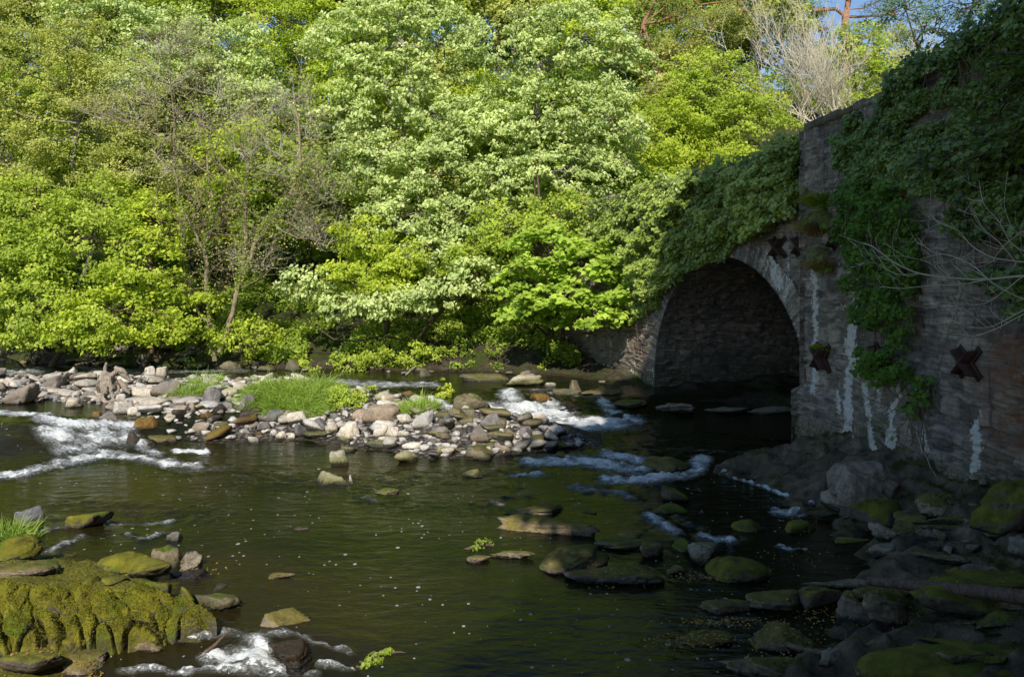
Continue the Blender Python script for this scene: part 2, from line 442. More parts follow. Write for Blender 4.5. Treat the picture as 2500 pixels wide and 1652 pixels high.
def water_mat():
    m = M('river_water'); o = m.pos()
    st = m.mapv(o, (.55, 1.5, 1))
    nA = m.noise(st, 2.2, 6, .68, .8); nB = m.noise(st, 15, 6, .78, 1.4); nC = m.noise(o, 28, 3, .6)
    foam = m.attr('foam')
    f = m.math('ADD', m.math('ADD', m.math('MULTIPLY', nA, .38), m.math('MULTIPLY', nB, .47)), m.math('MULTIPLY', nC, .22))
    f = m.N('MapRange', i_Value=f, i_1=.38, i_2=.72, i_3=0., i_4=1., clamp=False).outputs[0]
    thr = m.math('SUBTRACT', 1.10, m.math('MULTIPLY', foam, 1.12))
    ff = m.mr(m.math('SUBTRACT', f, thr), -.03, .38, 0, 1)
    ff = m.math('MULTIPLY', ff, m.mr(foam, .03, .2))
    # drifting bubbles
    v = m.N('TexVoronoi', i_Vector=m.mapv(o, (1, .8, 1)), i_Scale=4.0, i_Randomness=1.0)
    rnd = m.N('SeparateColor', i_0=v.outputs['Color'])
    rad = m.math('MULTIPLY', m.mr(rnd.outputs[0], .55, 1.0, 0, .15), m.mr(m.noise(o, .35, 2), .36, .5, 0, 1))
    dot = m.math('LESS_THAN', v.outputs['Distance'], rad)
    v2 = m.N('TexVoronoi', i_Vector=m.mapv(o, (1, .7, 1), (3, 5, 0)), i_Scale=9.0)
    rnd2 = m.N('SeparateColor', i_0=v2.outputs['Color'])
    rad2 = m.math('MULTIPLY', m.mr(rnd2.outputs[1], .45, 1.0, 0, .2), m.mr(m.noise(o, .5, 3), .38, .5, 0, 1))
    dot2 = m.math('LESS_THAN', v2.outputs['Distance'], rad2)
    dots = m.math('MULTIPLY', m.math('MAXIMUM', dot, dot2), m.math('MULTIPLY', m.attr('calm'), .6))
    ff = m.math('MAXIMUM', ff, dots)
    deep = m.mix(m.mr(m.noise(o, .5, 3), .4, .65), (.006, .009, .002), (.012, .015, .003))
    deep = m.mix(m.attr('brown'), deep, m.mix(nA, (.016, .012, .004), (.034, .025, .008)))
    deep = m.mix(m.mr(foam, .38, .95, 0, .8), deep, m.mix(nB, (.04, .04, .025), (.26, .25, .20)))
    fc = m.mix(m.mr(nB, .3, .7), (.32, .33, .29), (.84, .85, .84))
    col = m.mix(ff, deep, fc)
    rip = m.mapv(o, (.75, 1.9, 1))
    h = m.math('ADD', m.math('MULTIPLY', m.noise(rip, 2.6, 4, .55, .5), .9), m.math('MULTIPLY', m.noise(rip, 8, 4, .6, .3), .22))
    h = m.math('ADD', h, m.math('MULTIPLY', ff, .6))
    nrm = m.bump(h, m.mr(foam, 0, .5, .6, 1.0), .05)
    return m.pbr(col, m.mr(ff, 0, 1, .07, .7), nrm, .36, IOR=1.33)
calm = ss(.25, .02, fo) * ss(24, 17, Yw)
fo = fo * (.86 + .34 * np.clip(ridge, -.5, 1) + .25 * amp2)
wt = mk('river_water', np.stack([Xw, Yw, Zw], -1).reshape(-1, 3), grid_faces(nu, nv)[:, ::-1], water_mat(), loc=(0, 0, 0),
        attrs={'foam': fo.ravel(), 'brown': brown.ravel(), 'calm': calm.ravel()})
tag(wt, 'dark brown-green river with white rapids and drifting foam', 'river', kind='structure')

# ------------------------------------------------------------------ rocks
_ico = {}
def ico(s):
    if s not in _ico:
        bm = bmesh.new(); bmesh.ops.create_icosphere(bm, subdivisions=s, radius=1)
        v = np.array([q.co[:] for q in bm.verts]); v /= np.linalg.norm(v, axis=1)[:, None]
        f = np.array([[q.index for q in t.verts] for t in bm.faces]); bm.free(); _ico[s] = (v, f)
    return _ico[s]

def rock_shape(sub, seed, ang=14., k=12, rough=.06, flat=0., strata=0.):
    r_ = np.random.default_rng(seed)
    v, f = ico(sub)
    n = r_.normal(size=(k, 3)); n /= np.linalg.norm(n, axis=1)[:, None]
    n = np.concatenate([n, [[0, 0, 1]]]); d = r_.uniform(.55, 1, k + 1)
    if flat: d[-1] = .5
    dot = np.clip(v @ n.T, .02, None)
    r = (np.sum((d / dot) ** -ang, axis=1)) ** (-1 / ang)
    q = v * r[:, None]
    q = q / np.abs(q).max(0)
    off = r_.uniform(-50, 50, 3)
    cre = np.abs(fbm(q * np.array([1.2, 1.2, 2.6]) + off, 3, seed % 83))
    q = q * (1 - rough * 1.6 * np.exp(-(cre / .045) ** 2))[:, None]
    if strata:
        tl = r_.normal(0, .25, 2); hh = q[:, 2] + q[:, 0] * tl[0] + q[:, 1] * tl[1] + .10 * fbm(q * 1.7 + off, 3, 77)
        lay = hh * r_.uniform(4.5, 7); fl = np.floor(lay); fr_ = lay - fl
        jit_ = _hash(fl, fl * 0 + seed, fl * 0, 5) - .5
        q = q.copy(); q[:, :2] *= (1 + strata * (jit_ * 1.6 - .7 * np.exp(-(np.minimum(fr_, 1 - fr_) / .09) ** 2)))[:, None]
        blk = fbm(q * np.array([2.2, 2.2, .6]) + off, 2, 31); q[:, 2] += strata * .8 * (np.floor(blk * 5) / 5) * (q[:, 2] > 0)
    q = q * (1 + rough * 2.2 * fbm(q * 1.6 + off, 3, seed % 97)[:, None] + rough * fbm(q * 6 + off, 4, seed % 89)[:, None])
    return q, f

PALE = rock_mat('pale_stone', (.38, .34, .29), (.68, .62, .54), moss=.02, stain=(.16, .13, .07), wet=.05, lichen=.3)
WHITE = rock_mat('bleached_stone', (.52, .48, .42), (.84, .79, .72), moss=.0, stain=(.22, .19, .10), wet=.045, lichen=.5)
GREY = rock_mat('grey_stone', (.13, .125, .125), (.30, .28, .265), moss=.0, stain=(.10, .08, .05), wet=.05)
TAN = rock_mat('tan_stone', (.22, .18, .145), (.42, .35, .28), moss=.0, stain=(.15, .10, .04), wet=.05)
WET = rock_mat('wet_stone', (.03, .025, .022), (.09, .07, .055), moss=.0, stain=(.05, .03, .015), wet=.1, rough=.3)
OCHRE = rock_mat('ochre_wet_stone', (.13, .07, .02), (.26, .16, .04), moss=.12, mosscol=((.10, .09, .01), (.24, .19, .02)), stain=(.12, .07, .02), wet=.06, rough=.4)
ALGAE = rock_mat('algae_stone', (.13, .11, .07), (.30, .26, .18), moss=.26, mosscol=((.06, .055, .01), (.17, .15, .03)), stain=(.10, .09, .03), wet=.06)
ALGPALE = rock_mat('pale_algae_stone', (.34, .31, .20), (.60, .57, .44), moss=.06, mosscol=((.16, .15, .04), (.28, .26, .08)), stain=(.20, .19, .05), wet=.10)
MOSS = rock_mat('moss_rock', (.07, .06, .045), (.17, .15, .12), moss=.62, mosscol=((.055, .055, .006), (.23, .21, .02)), wet=.04)
DMOSS = rock_mat('dark_moss_rock', (.15, .12, .085), (.42, .35, .26), moss=.38, mosscol=((.07, .06, .015), (.22, .18, .045)), wet=.015, stain=(.06, .045, .03))
MOSSL = rock_mat('ledge_moss_rock', (.06, .05, .04), (.17, .15, .12), moss=.66, mosscol=((.05, .048, .006), (.24, .22, .02)), wet=.06)
DMOSS2 = rock_mat('shaded_green_moss_rock', (.09, .07, .05), (.25, .21, .16), moss=.52, mosscol=((.055, .055, .008), (.21, .20, .025)), wet=.03)
DSTONE = rock_mat('shaded_stone', (.20, .17, .13), (.44, .385, .30), moss=.06, wet=.03)
MATS = dict(pale=PALE, white=WHITE, grey=GREY, tan=TAN, wet=WET, ochre=OCHRE, algae=ALGAE, ap=ALGPALE, moss=MOSS, dm=DMOSS, dm2=DMOSS2, ds=DSTONE)
ROUND = {'moss': 7, 'dm': 9, 'dm2': 7, 'algae': 10, 'ochre': 9, 'ap': 14}

_seed = [100]
def rock(x0, x1, y0, y1, kind, label, name='boulder', group=None, depth=.75, tilt=0., flat=0., ang=None, yaw=None, cat='rock', zoff=0., k=12, taper=0.):
    """x0..x1, y0..y1: extent seen in the photo; the stone is set on the ground or water under its lower edge"""
    _seed[0] += 1; sd_ = _seed[0]; r_ = np.random.default_rng(sd_)
    cx = (x0 + x1) / 2
    p = hit(cx, y1); Yn = p[1]
    W = (x1 - x0) / F * Yn; T = (y1 - y0) / F * Yn
    tn = (y1 - 700) / F
    D = min(W * depth, T / tn * .62)
    H = max(T - D * tn * .75, T * .4)
    Yc = Yn + D * .45; W = W * Yc / Yn
    big = (x1 - x0)
    sub = 5 if big > 90 else (4 if big > 28 else 3)
    q, f = rock_shape(sub, sd_, ang or ROUND.get(kind, 20), k, .035 if kind in ('moss', 'dm', 'dm2') else .065, flat, (.16 if kind in ('ds', 'wet') else .13 if kind == 'dm' else .07 if kind in ('tan', 'pale', 'grey', 'ap', 'algae') else .05) if big > 45 else 0.)
    if tilt:
        a = math.radians(tilt); c, s = math.cos(a), math.sin(a)
        # slope along the stone: shear so that one end is higher
        q = q.copy(); q[:, 2] = q[:, 2] + q[:, 0] * math.tan(a)
        q[:, 2] /= np.abs(q[:, 2]).max()
    if taper:
        q = q.copy(); tz = np.clip((q[:, 2] + .2) / 1.2, 0, 1); q[:, 0] *= 1 - taper * tz; q[:, 1] *= 1 - taper * tz * .8
    th = r_.uniform(-.25, .25) if yaw is None else math.radians(yaw)
    H *= 1.22; W = W / (1 - taper * .35); v = q * np.array([W / 2 * 1.17, D / 2 * 1.25, 1])
    v[:, 2] = np.where(q[:, 2] > 0, q[:, 2] * H, q[:, 2] * min(H * .5, .25))
    c, s = math.cos(th), math.sin(th)
    v = np.stack([v[:, 0] * c - v[:, 1] * s, v[:, 0] * s + v[:, 1] * c, v[:, 2]], 1)
    cxw = (cx - 1250) / F * Yc
    gz = p[2] * .5 + .5 * max(p[2], float(surf(cxw, Yc))) + zoff
    v = v + np.array([cxw, Yc, gz])
    if kind in ('moss', 'dm2', 'dm') and big > 60:
        nrm = v - np.array([cxw, Yc, gz]); nrm /= np.linalg.norm(nrm, axis=1)[:, None] + 1e-6
        v = v + nrm * (.012 * fbm(v * 16, 4, 5) + .008 * fbm(v * 45, 3, 9))[:, None]
    o = mk(name, v, f, MATS[kind], loc=(cxw, Yc, gz))
    return tag(o, label, cat, group)

exec_rocks = [
 # left heap of the stone bar
 (84, 179, 881, 921, 'pale', 'long pale slab lying tilted on top of the left stone heap', dict(tilt=18, flat=1, name='slab')),
 (88, 173, 903, 932, 'pale', 'pale slab wedged just below the tilted top slab', dict(tilt=14, flat=1, name='slab')),
 (-6, 48, 921, 950, 'pale', 'smooth pale slab at the left edge of the stone bar', dict(tilt=8, name='slab')),
 (-14, 19, 946, 988, 'grey', 'dark leaning slab cut by the left edge of the photo', dict(tilt=30, name='slab')),
 (8, 88, 938, 988, 'tan', 'long brown grey slab slanting up right above the white water', dict(tilt=26, name='slab')),
 (27, 64, 961, 988, 'grey', 'small dark triangular stone below the slanting brown slab', {}),
 (110, 176, 919, 958, 'tan', 'grooved brown boulder between the slabs and the driftwood stump', dict(tilt=16)),
 (158, 203, 956, 996, 'pale', 'round cream boulder at the water left of the stump', dict(ang=14)),
 (200, 233, 955, 978, 'grey', 'grey stone beside the round cream boulder', {}),
 (176, 206, 938, 958, 'grey', 'small grey stone above the round cream boulder', {}),
 (150, 200, 922, 942, 'tan', 'tan stone left of the driftwood stump', {}),
 (373, 440, 914, 968, 'tan', 'large angular boulder with cream left face and grey right face', dict(taper=.45, k=8, ang=30)),
 (377, 418, 893, 922, 'pale', 'pale block behind the large angular boulder', {}),
 (350, 378, 899, 920, 'white', 'pale round stone left of the block at the back of the bar', {}),
 (303, 374, 964, 988, 'pale', 'long pale flat stone below the driftwood sticks', dict(flat=1)),
 (282, 312, 964, 983, 'white', 'pinkish white lump right of the stump foot', {}),
 (276, 320, 983, 1013, 'pale', 'pale rock above the white water, right of the stump foot', {}),
 (230, 285, 1000, 1036, 'grey', 'grey cone shaped rock with a pale tip in the cascade', dict(taper=.5)),
 (222, 245, 1007, 1025, 'ochre', 'orange wet stone left of the grey cone rock', {}),
 (324, 388, 1005, 1056, 'ochre', 'mossy yellow boulder at the edge of the left cascade', {}),
 (391, 435, 990, 1021, 'white', 'white pointed rock right of the yellow mossy boulder', dict(k=8, ang=30)),
 (309, 338, 996, 1018, 'white', 'pair-sized cream stone above the yellow mossy boulder', {}),
 (303, 342, 1048, 1090, 'wet', 'wet dark pointed rock standing in the foot of the cascade', dict(taper=.5)),
 (287, 312, 1046, 1074, 'wet', 'black glistening stone left of the wet pointed rock', {}),
 (349, 373, 1072, 1092, 'ochre', 'small brown wet stone right of the wet pointed rock', {}),
 (352, 440, 1045, 1086, 'algae', 'low dark algae covered slab below the yellow boulder', {}),
 (494, 536, 948, 990, 'grey', 'dark grey boulder left of the big grass clump', {}),
 (531, 574, 966, 1006, 'grey', 'smooth grey boulder in front of the dark grey one', dict(ang=10)),
 (562, 604, 917, 940, 'tan', 'tan stone at the back beside the big grass clump', {}),
 (575, 622, 963, 1010, 'grey', 'white capped grey boulder touching the big grass clump', {}),
 (455, 483, 980, 1009, 'tan', 'pink beige round stone below the small grass clump', {}),
 (450, 483, 958, 980, 'grey', 'brown grey flat stone below the small grass clump', dict(flat=1)),
 (465, 508, 1033, 1061, 'tan', 'flat triangular pinkish stone in the wet gravel', dict(k=7, ang=30)),
 (506, 524, 1040, 1057, 'pale', 'small round pink stone right of the triangular one', {}),
 (527, 569, 1021, 1045, 'algae', 'olive mossy stone in the middle of the wet gravel', {}),
 (601, 641, 1004, 1023, 'grey', 'dark slate slab at the foot of the big grass clump', dict(tilt=10, flat=1)),
 (614, 648, 1015, 1031, 'grey', 'second dark slate slab lying against the first', dict(tilt=12, flat=1)),
 (643, 694, 1005, 1033, 'grey', 'brown grey stone right of the slate slabs', {}),
 (684, 732, 993, 1031, 'tan', 'brown wedge shaped boulder between grass blades', {}),
 (708, 747, 1021, 1047, 'white', 'white and black patterned stone below the brown wedge', {}),
 (712, 750, 1040, 1068, 'grey', 'striped grey stone at the front of the bar', {}),
 (752, 808, 1023, 1054, 'grey', 'pale grey boulder at the front of the bar', {}),
 (803, 832, 1034, 1058, 'pale', 'grey white oval stone right of the pale grey boulder', {}),
 (825, 886, 1023, 1075, 'white', 'large white mottled boulder below the tan oval boulder', {}),
 (835, 905, 993, 1035, 'tan', 'tan oval boulder right of the weeds', dict(ang=9)),
 (800, 835, 1000, 1028, 'grey', 'dark round stone left of the tan oval boulder', dict(ang=9)),
 (893, 980, 972, 1037, 'tan', 'large brown grey boulder in the middle of the bar', dict(ang=10)),
 (815, 870, 1056, 1083, 'ap', 'low mossy pale stone at the water below the mottled boulder', {}),
 (677, 702, 1055, 1075, 'white', 'white pebble at the waterline, left of its twin', {}),
 (700, 726, 1058, 1075, 'white', 'white flat pebble at the waterline, right of its twin', {}),
 (658, 683, 1052, 1068, 'white', 'white stone behind the two waterline pebbles', {}),
 (605, 634, 1065, 1083, 'pale', 'speckled pebble at the left end of the waterline row', {}),
 (744, 824, 1050, 1070, 'ap', 'long flat stone along the waterline', dict(flat=1, name='slab')),
 (804, 858, 1088, 1138, 'ap', 'standing triangular rock with green foot in the river', dict(taper=.7, k=7, ang=26)),
 (765, 850, 1133, 1190, 'ap', 'big pale triangular rock standing in the river', dict(taper=.72, k=7, ang=26, tilt=-6)),
 (840, 872, 1156, 1180, 'white', 'small pale cube-like stone beside the triangular river rock', dict(k=6, ang=30)),
 (822, 874, 1083, 1105, 'ap', 'low pale ledge behind the standing triangular rock', dict(flat=1)),
 (1008, 1058, 1005, 1049, 'white', 'big light striped boulder on the right half of the bar', dict(tilt=12)),
 (1056, 1102, 1002, 1024, 'algae', 'flat mossy stone right of the striped boulder', dict(flat=1)),
 (1098, 1134, 1001, 1026, 'algae', 'mossy grey stone near the right cascade', {}),
 (1128, 1175, 1002, 1028, 'algae', 'dark mossy stone beside the right cascade', {}),
 (1118, 1156, 986, 1008, 'pale', 'pale pointed stone on the crest beside the right cascade', dict(taper=.4)),
 (1064, 1106, 1018, 1047, 'algae', 'oval moss stained boulder below the flat mossy stone', {}),
 (1121, 1157, 1018, 1043, 'algae', 'round moss stained boulder left of the speckled one', {}),
 (1176, 1233, 1010, 1049, 'grey', 'dark speckled boulder at the foot of the right cascade', dict(ang=10)),
 (1218, 1260, 1027, 1057, 'algae', 'mossy brown boulder right of the speckled one', {}),
 (1258, 1311, 1036, 1076, 'grey', 'brown domed boulder near the right tip of the bar', dict(ang=9)),
 (1186, 1230, 1045, 1076, 'algae', 'dark mossy boulder under the speckled one', {}),
 (1229, 1269, 1049, 1078, 'algae', 'dark mossy boulder left of the brown dome', {}),
 (1140, 1190, 1040, 1080, 'tan', 'angular grey pink rock in the right part of the bar', {}),
 (1166, 1195, 1074, 1096, 'pale', 'grey broken block in the right part of the bar', dict(k=7, ang=30)),
 (1210, 1250, 1072, 1108, 'tan', 'pink brown broken block, largest of the broken blocks', dict(k=8, ang=30)),
 (1198, 1216, 1084, 1104, 'grey', 'small blue grey block left of the pink brown one', dict(k=7, ang=30)),
 (1181, 1199, 1090, 1108, 'pale', 'small pinkish block low in the broken blocks', dict(k=7, ang=30)),
 (1192, 1222, 1066, 1084, 'pale', 'pale broken block on top of the broken blocks', dict(k=7, ang=30)),
 (1262, 1300, 1074, 1096, 'grey', 'grey angular stone under the brown dome', dict(k=8, ang=26)),
 (1293, 1335, 1087, 1102, 'pale', 'flat pale stone near the right tip of the bar', dict(flat=1)),
 (1315, 1402, 1075, 1097, 'algae', 'long low dark rock forming the right tip of the bar', dict(name='slab')),
 (1246, 1298, 1092, 1115, 'algae', 'mossy pointed rock at the front right of the bar', {}),
 (1352, 1396, 1100, 1118, 'algae', 'small dark rock alone off the tip of the bar', {}),
 (1118, 1204, 1073, 1124, 'algae', 'big moss stained rock at the front of the bar', dict(tilt=-10)),
 (1043, 1102, 1069, 1116, 'ap', 'pale domed rock at the front of the bar', dict(ang=9)),
 (966, 1046, 1098, 1128, 'ap', 'low white and olive rock left of the pale dome', {}),
 (922, 972, 1102, 1119, 'ap', 'low pale rock awash at the front of the bar', dict(flat=1)),
 (896, 980, 1066, 1097, 'ap', 'long flat pale ledge in the front of the bar', dict(flat=1, name='slab')),
 (898, 944, 1042, 1071, 'white', 'white rock slanting up right in the middle of the bar', dict(tilt=16)),
 (940, 972, 1046, 1070, 'white', 'white chunk right of the slanting white rock', {}),
 (972, 1008, 1044, 1068, 'white', 'second white chunk left of the striped boulder', {}),
 (972, 1012, 1017, 1037, 'white', 'cream stone under the left side of the striped boulder', {}),
 (1014, 1056, 1048, 1066, 'ap', 'cream flat stone under the striped boulder', dict(flat=1)),
 (1050, 1094, 1048, 1068, 'ap', 'cream flat stone right of the one under the striped boulder', dict(flat=1)),
 (1134, 1178, 1141, 1165, 'ap', 'lone low mossy rock in the river in front of the bar', {}),
 (977, 1010, 1002, 1020, 'grey', 'brown stone left of the small grass tuft', {}),
 (1030, 1062, 992, 1010, 'tan', 'brown stone right under the small grass tuft', {}),
 (1096, 1188, 957, 1004, 'algae', 'broad low rock with grass wisps left of the right cascade', {}),
 (982, 1018, 943, 968, 'ochre', 'brown domed rock in the upper channel', {}),
 # rocks in and beside the right cascade
 (1350, 1412, 938, 966, 'algae', 'mossy rock above the right cascade', {}),
 (1284, 1332, 948, 970, 'wet', 'reddish wet rock at the lip of the right cascade', {}),
 (1298, 1348, 965, 985, 'ochre', 'yellow green rock in the lip of the right cascade', {}),
 (1384, 1422, 928, 962, 'algae', 'upright grey green block on the far bank near the bridge', dict(k=7, ang=26)),
 (1350, 1430, 980, 1006, 'wet', 'dark wet rock splitting the right cascade', {}),
 (1470, 1560, 990, 1024, 'wet', 'wet rock at the right side of the right cascade', {}),
 (1563, 1680, 1112, 1150, 'dm', 'long dark mossy rock in the middle of the lower rapids', {}),
 (1617, 1675, 1184, 1222, 'dm2', 'oblong green mossy rock right of the lower rapids', dict(tilt=-18)),
 (1612, 1672, 1218, 1254, 'dm2', 'squat mossy rock just below the oblong one', {}),
 (1698, 1733, 1227, 1258, 'ds', 'pale standing stone right of the two mossy rocks', dict(tilt=-25)),
 (1792, 1862, 1260, 1301, 'dm2', 'round mossy rock alone in the dark channel', {}),
 (1905, 1986, 1264, 1302, 'dm2', 'low mossy rock at the edge of the foot ledge', {}),
 # slabs in the middle of the pool
 (1219, 1483, 1253, 1318, 'dm', 'long mossy slab, farthest of the slabs in the pool', dict(name='slab', ang=12, depth=.55, flat=1)),
 (1275, 1475, 1322, 1398, 'dm', 'grey brown slab slanting down left in the pool', dict(name='slab', tilt=9, depth=.62, flat=1, k=8)),
 (1400, 1625, 1362, 1428, 'dm', 'broad hummocky mossy slab nearest in the pool', dict(name='slab', depth=.62, tilt=5, flat=1)),
 (1392, 1466, 1352, 1393, 'dm', 'small dark slab under the left of the hummocky slab', dict(name='slab')),
 (1460, 1568, 1307, 1340, 'dm', 'thin dark slab between the pool slabs', dict(name='slab')),
 (1502, 1592, 1279, 1314, 'dm', 'dark rounded rock behind the pool slabs', {}),
 (1555, 1624, 1312, 1358, 'dm', 'mossy hump joined to the hummocky slab', {}),
 (1636, 1712, 1288, 1348, 'dm2', 'mossy boulder left of the pale grey boulder', {}),
 (1663, 1755, 1325, 1376, 'ds', 'smooth pale grey boulder between two mossy ones', dict(ang=10)),
 (1713, 1895, 1348, 1422, 'dm2', 'big rounded moss mound right of the pale grey boulder', dict(ang=6, tilt=-8)),
 (1232, 1382, 1232, 1258, 'dm', 'low dark rock awash behind the long mossy slab', {}),
 (1416, 1468, 1234, 1254, 'dm', 'low rock with a white streak behind the long mossy slab', {}),
 (1624, 1682, 1380, 1399, 'dm', 'flat stone awash below the pale grey boulder', {}),
 (1190, 1300, 1342, 1364, 'dm', 'low rock awash left of the slanting slab', {}),
 (1140, 1196, 1354, 1372, 'dm', 'small brown rock awash in the green pool', {}),
 (710, 758, 1285, 1298, 'tan', 'small tan rock tip showing in the middle pool', {}),
 (636, 714, 1396, 1410, 'dm', 'thin rock tip showing in the brown pool', {}),
 (920, 975, 1186, 1206, 'dm', 'small dark rock awash in the river centre', {}),
 # right foreground
 (1700, 1830, 1452, 1500, 'dm', 'low leaf strewn rock in the dark right pool', {}),
 (1826, 1964, 1430, 1492, 'dm', 'hairy moss rock left of the brown ridge boulder', {}),
 (1938, 2060, 1400, 1485, 'dm', 'ridge boulder with a pale bare crest', dict(tilt=-10, ang=9)),
 (2038, 2124, 1440, 1524, 'dm', 'blunt brown boulder with moss, right of the ridge boulder', {}),
 (2110, 2245, 1448, 1534, 'dm', 'dark fissured rock under the thin end of the log', {}),
 (1622, 1836, 1514, 1572, 'dm', 'long low ridge of dark rock in the lower right pool', dict(ang=10, depth=.5)),
 (1832, 2006, 1522, 1590, 'dm', 'humped rock touching the right end of the low ridge', dict(tilt=12, depth=.5)),
 (1800, 2012, 1588, 1672, 'dm', 'grey rounded boulder at the bottom edge of the photo', dict(ang=10)),
 (2002, 2060, 1606, 1668, 'ds', 'small pale stone between the two big bottom rocks', {}),
 (2014, 2560, 1552, 1720, 'dm2', 'huge moss covered rock in the lower right corner', dict(ang=7, depth=.5)),
 (2080, 2300, 1374, 1450, 'dm2', 'green moss slab behind the log', dict(ang=7)),
 (2260, 2560, 1392, 1510, 'dm2', 'bright green moss slab at the right edge', dict(ang=7)),
 (2218, 2328, 1272, 1325, 'ds', 'dark blocky boulder under the overhang of the wall foot', {}),
 (2130, 2202, 1292, 1334, 'ds', 'stone below the big mossy slab at the wall foot', {}),
 (2114, 2192, 1318, 1362, 'ds', 'grey egg-shaped stone at the edge of the dark channel', dict(ang=10)),
 (2244, 2382, 1350, 1394, 'ds', 'long grey stone lying flat in the gravel below the wall', dict(flat=1)),
 (2333, 2426, 1378, 1416, 'ds', 'blue grey flat stone right of the long grey one', dict(flat=1)),
 (2064, 2218, 1215, 1302, 'dm2', 'big slab with green moss on top at the wall foot', dict(flat=1)),
 (2355, 2400, 1326, 1348, 'ds', 'small pale block in the gravel below the wall', dict(k=7, ang=26)),
 (2468, 2530, 1315, 1370, 'ds', 'dark boulder at the right edge below the wall', {}),
 (2300, 2350, 1330, 1350, 'ds', 'small dark stone left of the small pale block', {}),
 (2400, 2450, 1335, 1360, 'ds', 'small dark stone right of the small pale block', {}),
 (1764, 1996, 1108, 1208, 'dm', 'pale green rock tongue running from the bridge corner into the river', dict(ang=9, tilt=10, depth=.6)),
 (1960, 2230, 1130, 1262, 'ds', 'large bare grey rock ledge under the corner of the wall', dict(ang=9, tilt=-6, depth=.5)),
 (2190, 2420, 1150, 1275, 'dm', 'knobbly pale and mossy rock at the foot of the wall', dict(ang=9, depth=.5)),
 (2380, 2620, 1180, 1300, 'dm2', 'dark overhanging rock at the wall foot by the right edge', dict(ang=9, depth=.5)),
 # left foreground
 (46, 118, 1240, 1290, 'grey', 'dark pointed rock behind the foreground grass', dict(tilt=12)),
 (108, 250, 1254, 1300, 'moss', 'flat rock with bright green moss at the far end', dict(tilt=8, depth=.5)),
 (-20, 102, 1305, 1366, 'moss', 'moss capped boulder with wet dark side at the left edge', {}),
 (252, 386, 1338, 1408, 'moss', 'rounded moss boulder behind the small still pool', dict(tilt=8)),
 (290, 410, 1358, 1412, 'moss', 'second moss hump leaning on the rounded moss boulder', {}),
 (374, 448, 1312, 1386, 'algae', 'upright wedge rock, mossy left and bare right', dict(taper=.3)),
 (412, 530, 1333, 1396, 'ds', 'grey bare boulder with cracked lower face', dict(flat=1)),
 (404, 452, 1298, 1326, 'grey', 'small grey stone perched behind the wedge rock', {}),
 (414, 514, 1378, 1420, 'wet', 'dark undercut rock beneath the grey bare boulder', {}),
 (470, 602, 1403, 1450, 'pale', 'pale rock with dried moss at the right of the group', dict(tilt=-6)),
 (470, 584, 1441, 1490, 'algae', 'low pale topped rock below the dried moss rock', {}),
 (416, 482, 1411, 1492, 'moss', 'bright moss block with a dark gap on its left', dict(ang=10)),
 (330, 428, 1390, 1482, 'moss', 'moss ledge on the right bank of the small still pool', dict(ang=10)),
 (190, 246, 1409, 1438, 'moss', 'small round moss lump left of the still pool', {}),
 (250, 310, 1414, 1442, 'moss', 'second small moss lump at the edge of the still pool', {}),
 (92, 198, 1392, 1428, 'moss', 'narrow moss strip of rock slanting down to the lumps', dict(tilt=-10, depth=.4)),
 (74, 180, 1360, 1400, 'dm', 'rounded dark mossy rock below the moss capped boulder', {}),
 (2, 96, 1444, 1482, 'moss', 'moss hump at the left of the upper row', {}),
 (92, 170, 1440, 1482, 'moss', 'moss hump in the middle of the upper row', {}),
 (164, 246, 1436, 1482, 'moss', 'moss hump at the right of the upper row', {}),
 (238, 302, 1454, 1508, 'moss', 'steep moss hump right of the upper row', {}),
 (298, 362, 1468, 1508, 'moss', 'bright moss shelf right of the steep hump', dict(flat=1)),
 (-20, 130, 1366, 1410, 'dm', 'low wet mossy ledge at the left edge', dict(flat=1)),
 (150, 232, 1562, 1612, 'moss', 'moss lump fallen against the front of the furrowed ledge', dict(ang=12)),
 (316, 400, 1560, 1604, 'dm', 'half bare block leaning on the right part of the furrowed ledge', dict(ang=20, tilt=10)),
 (440, 520, 1540, 1580, 'algae', 'bare sided rock at the right tip of the furrowed ledge', dict(tilt=-12)),
 (20, 150, 1590, 1665, 'dm2', 'low mossy rock at the lower left corner', {}),
 (130, 262, 1585, 1660, 'dm', 'low reddish brown mossy rock below the furrowed ridge', {}),
 (655, 805, 1570, 1640, 'wet', 'dark rock with white water pouring round it at the bottom', {}),
 (598, 742, 1482, 1542, 'dm', 'dark rock just awash above the bottom rapids', dict(zoff=-.06)),
 # far bank
 (1008, 1056, 898, 924, 'algae', 'moss topped boulder at the far shore beside a fallen stick', {}),
 (620, 680, 884, 906, 'algae', 'brown boulder on the far shore behind the grass clump', {}),
 (690, 735, 880, 906, 'algae', 'second brown boulder on the far shore, right of the first', {}),
 (545, 600, 878, 905, 'algae', 'dark boulder on the far shore below the twiggy tree', {}),
 (1130, 1240, 905, 932, 'algae', 'low yellow green rock shelf on the far shore', dict(flat=1)),
 (1240, 1330, 915, 942, 'ap', 'moss and pale rock at the far shore above the cascade', {}),
 (1325, 1362, 922, 945, 'pale', 'pale stone at the far shore above the cascade', {}),
 (1430, 1540, 938, 965, 'dm', 'broad green brown ledge on the far shore before the abutment', dict(flat=1)),
 (1480, 1590, 968, 995, 'dm', 'lower ledge at the left foot of the arch', dict(flat=1)),
 (1598, 1700, 982, 1010, 'ds', 'pale ledge stone at the left foot inside the arch', dict(flat=1)),
 (1690, 1835, 986, 1012, 'ds', 'long ledge stone in the middle of the arch base', dict(flat=1)),
 (1825, 1965, 986, 1009, 'ds', 'long ledge stone at the right of the arch base', dict(flat=1)),
]
for (x0, x1, y0, y1, kind, label, kw) in exec_rocks:
    rock(x0, x1, y0, y1, kind, label, **kw)

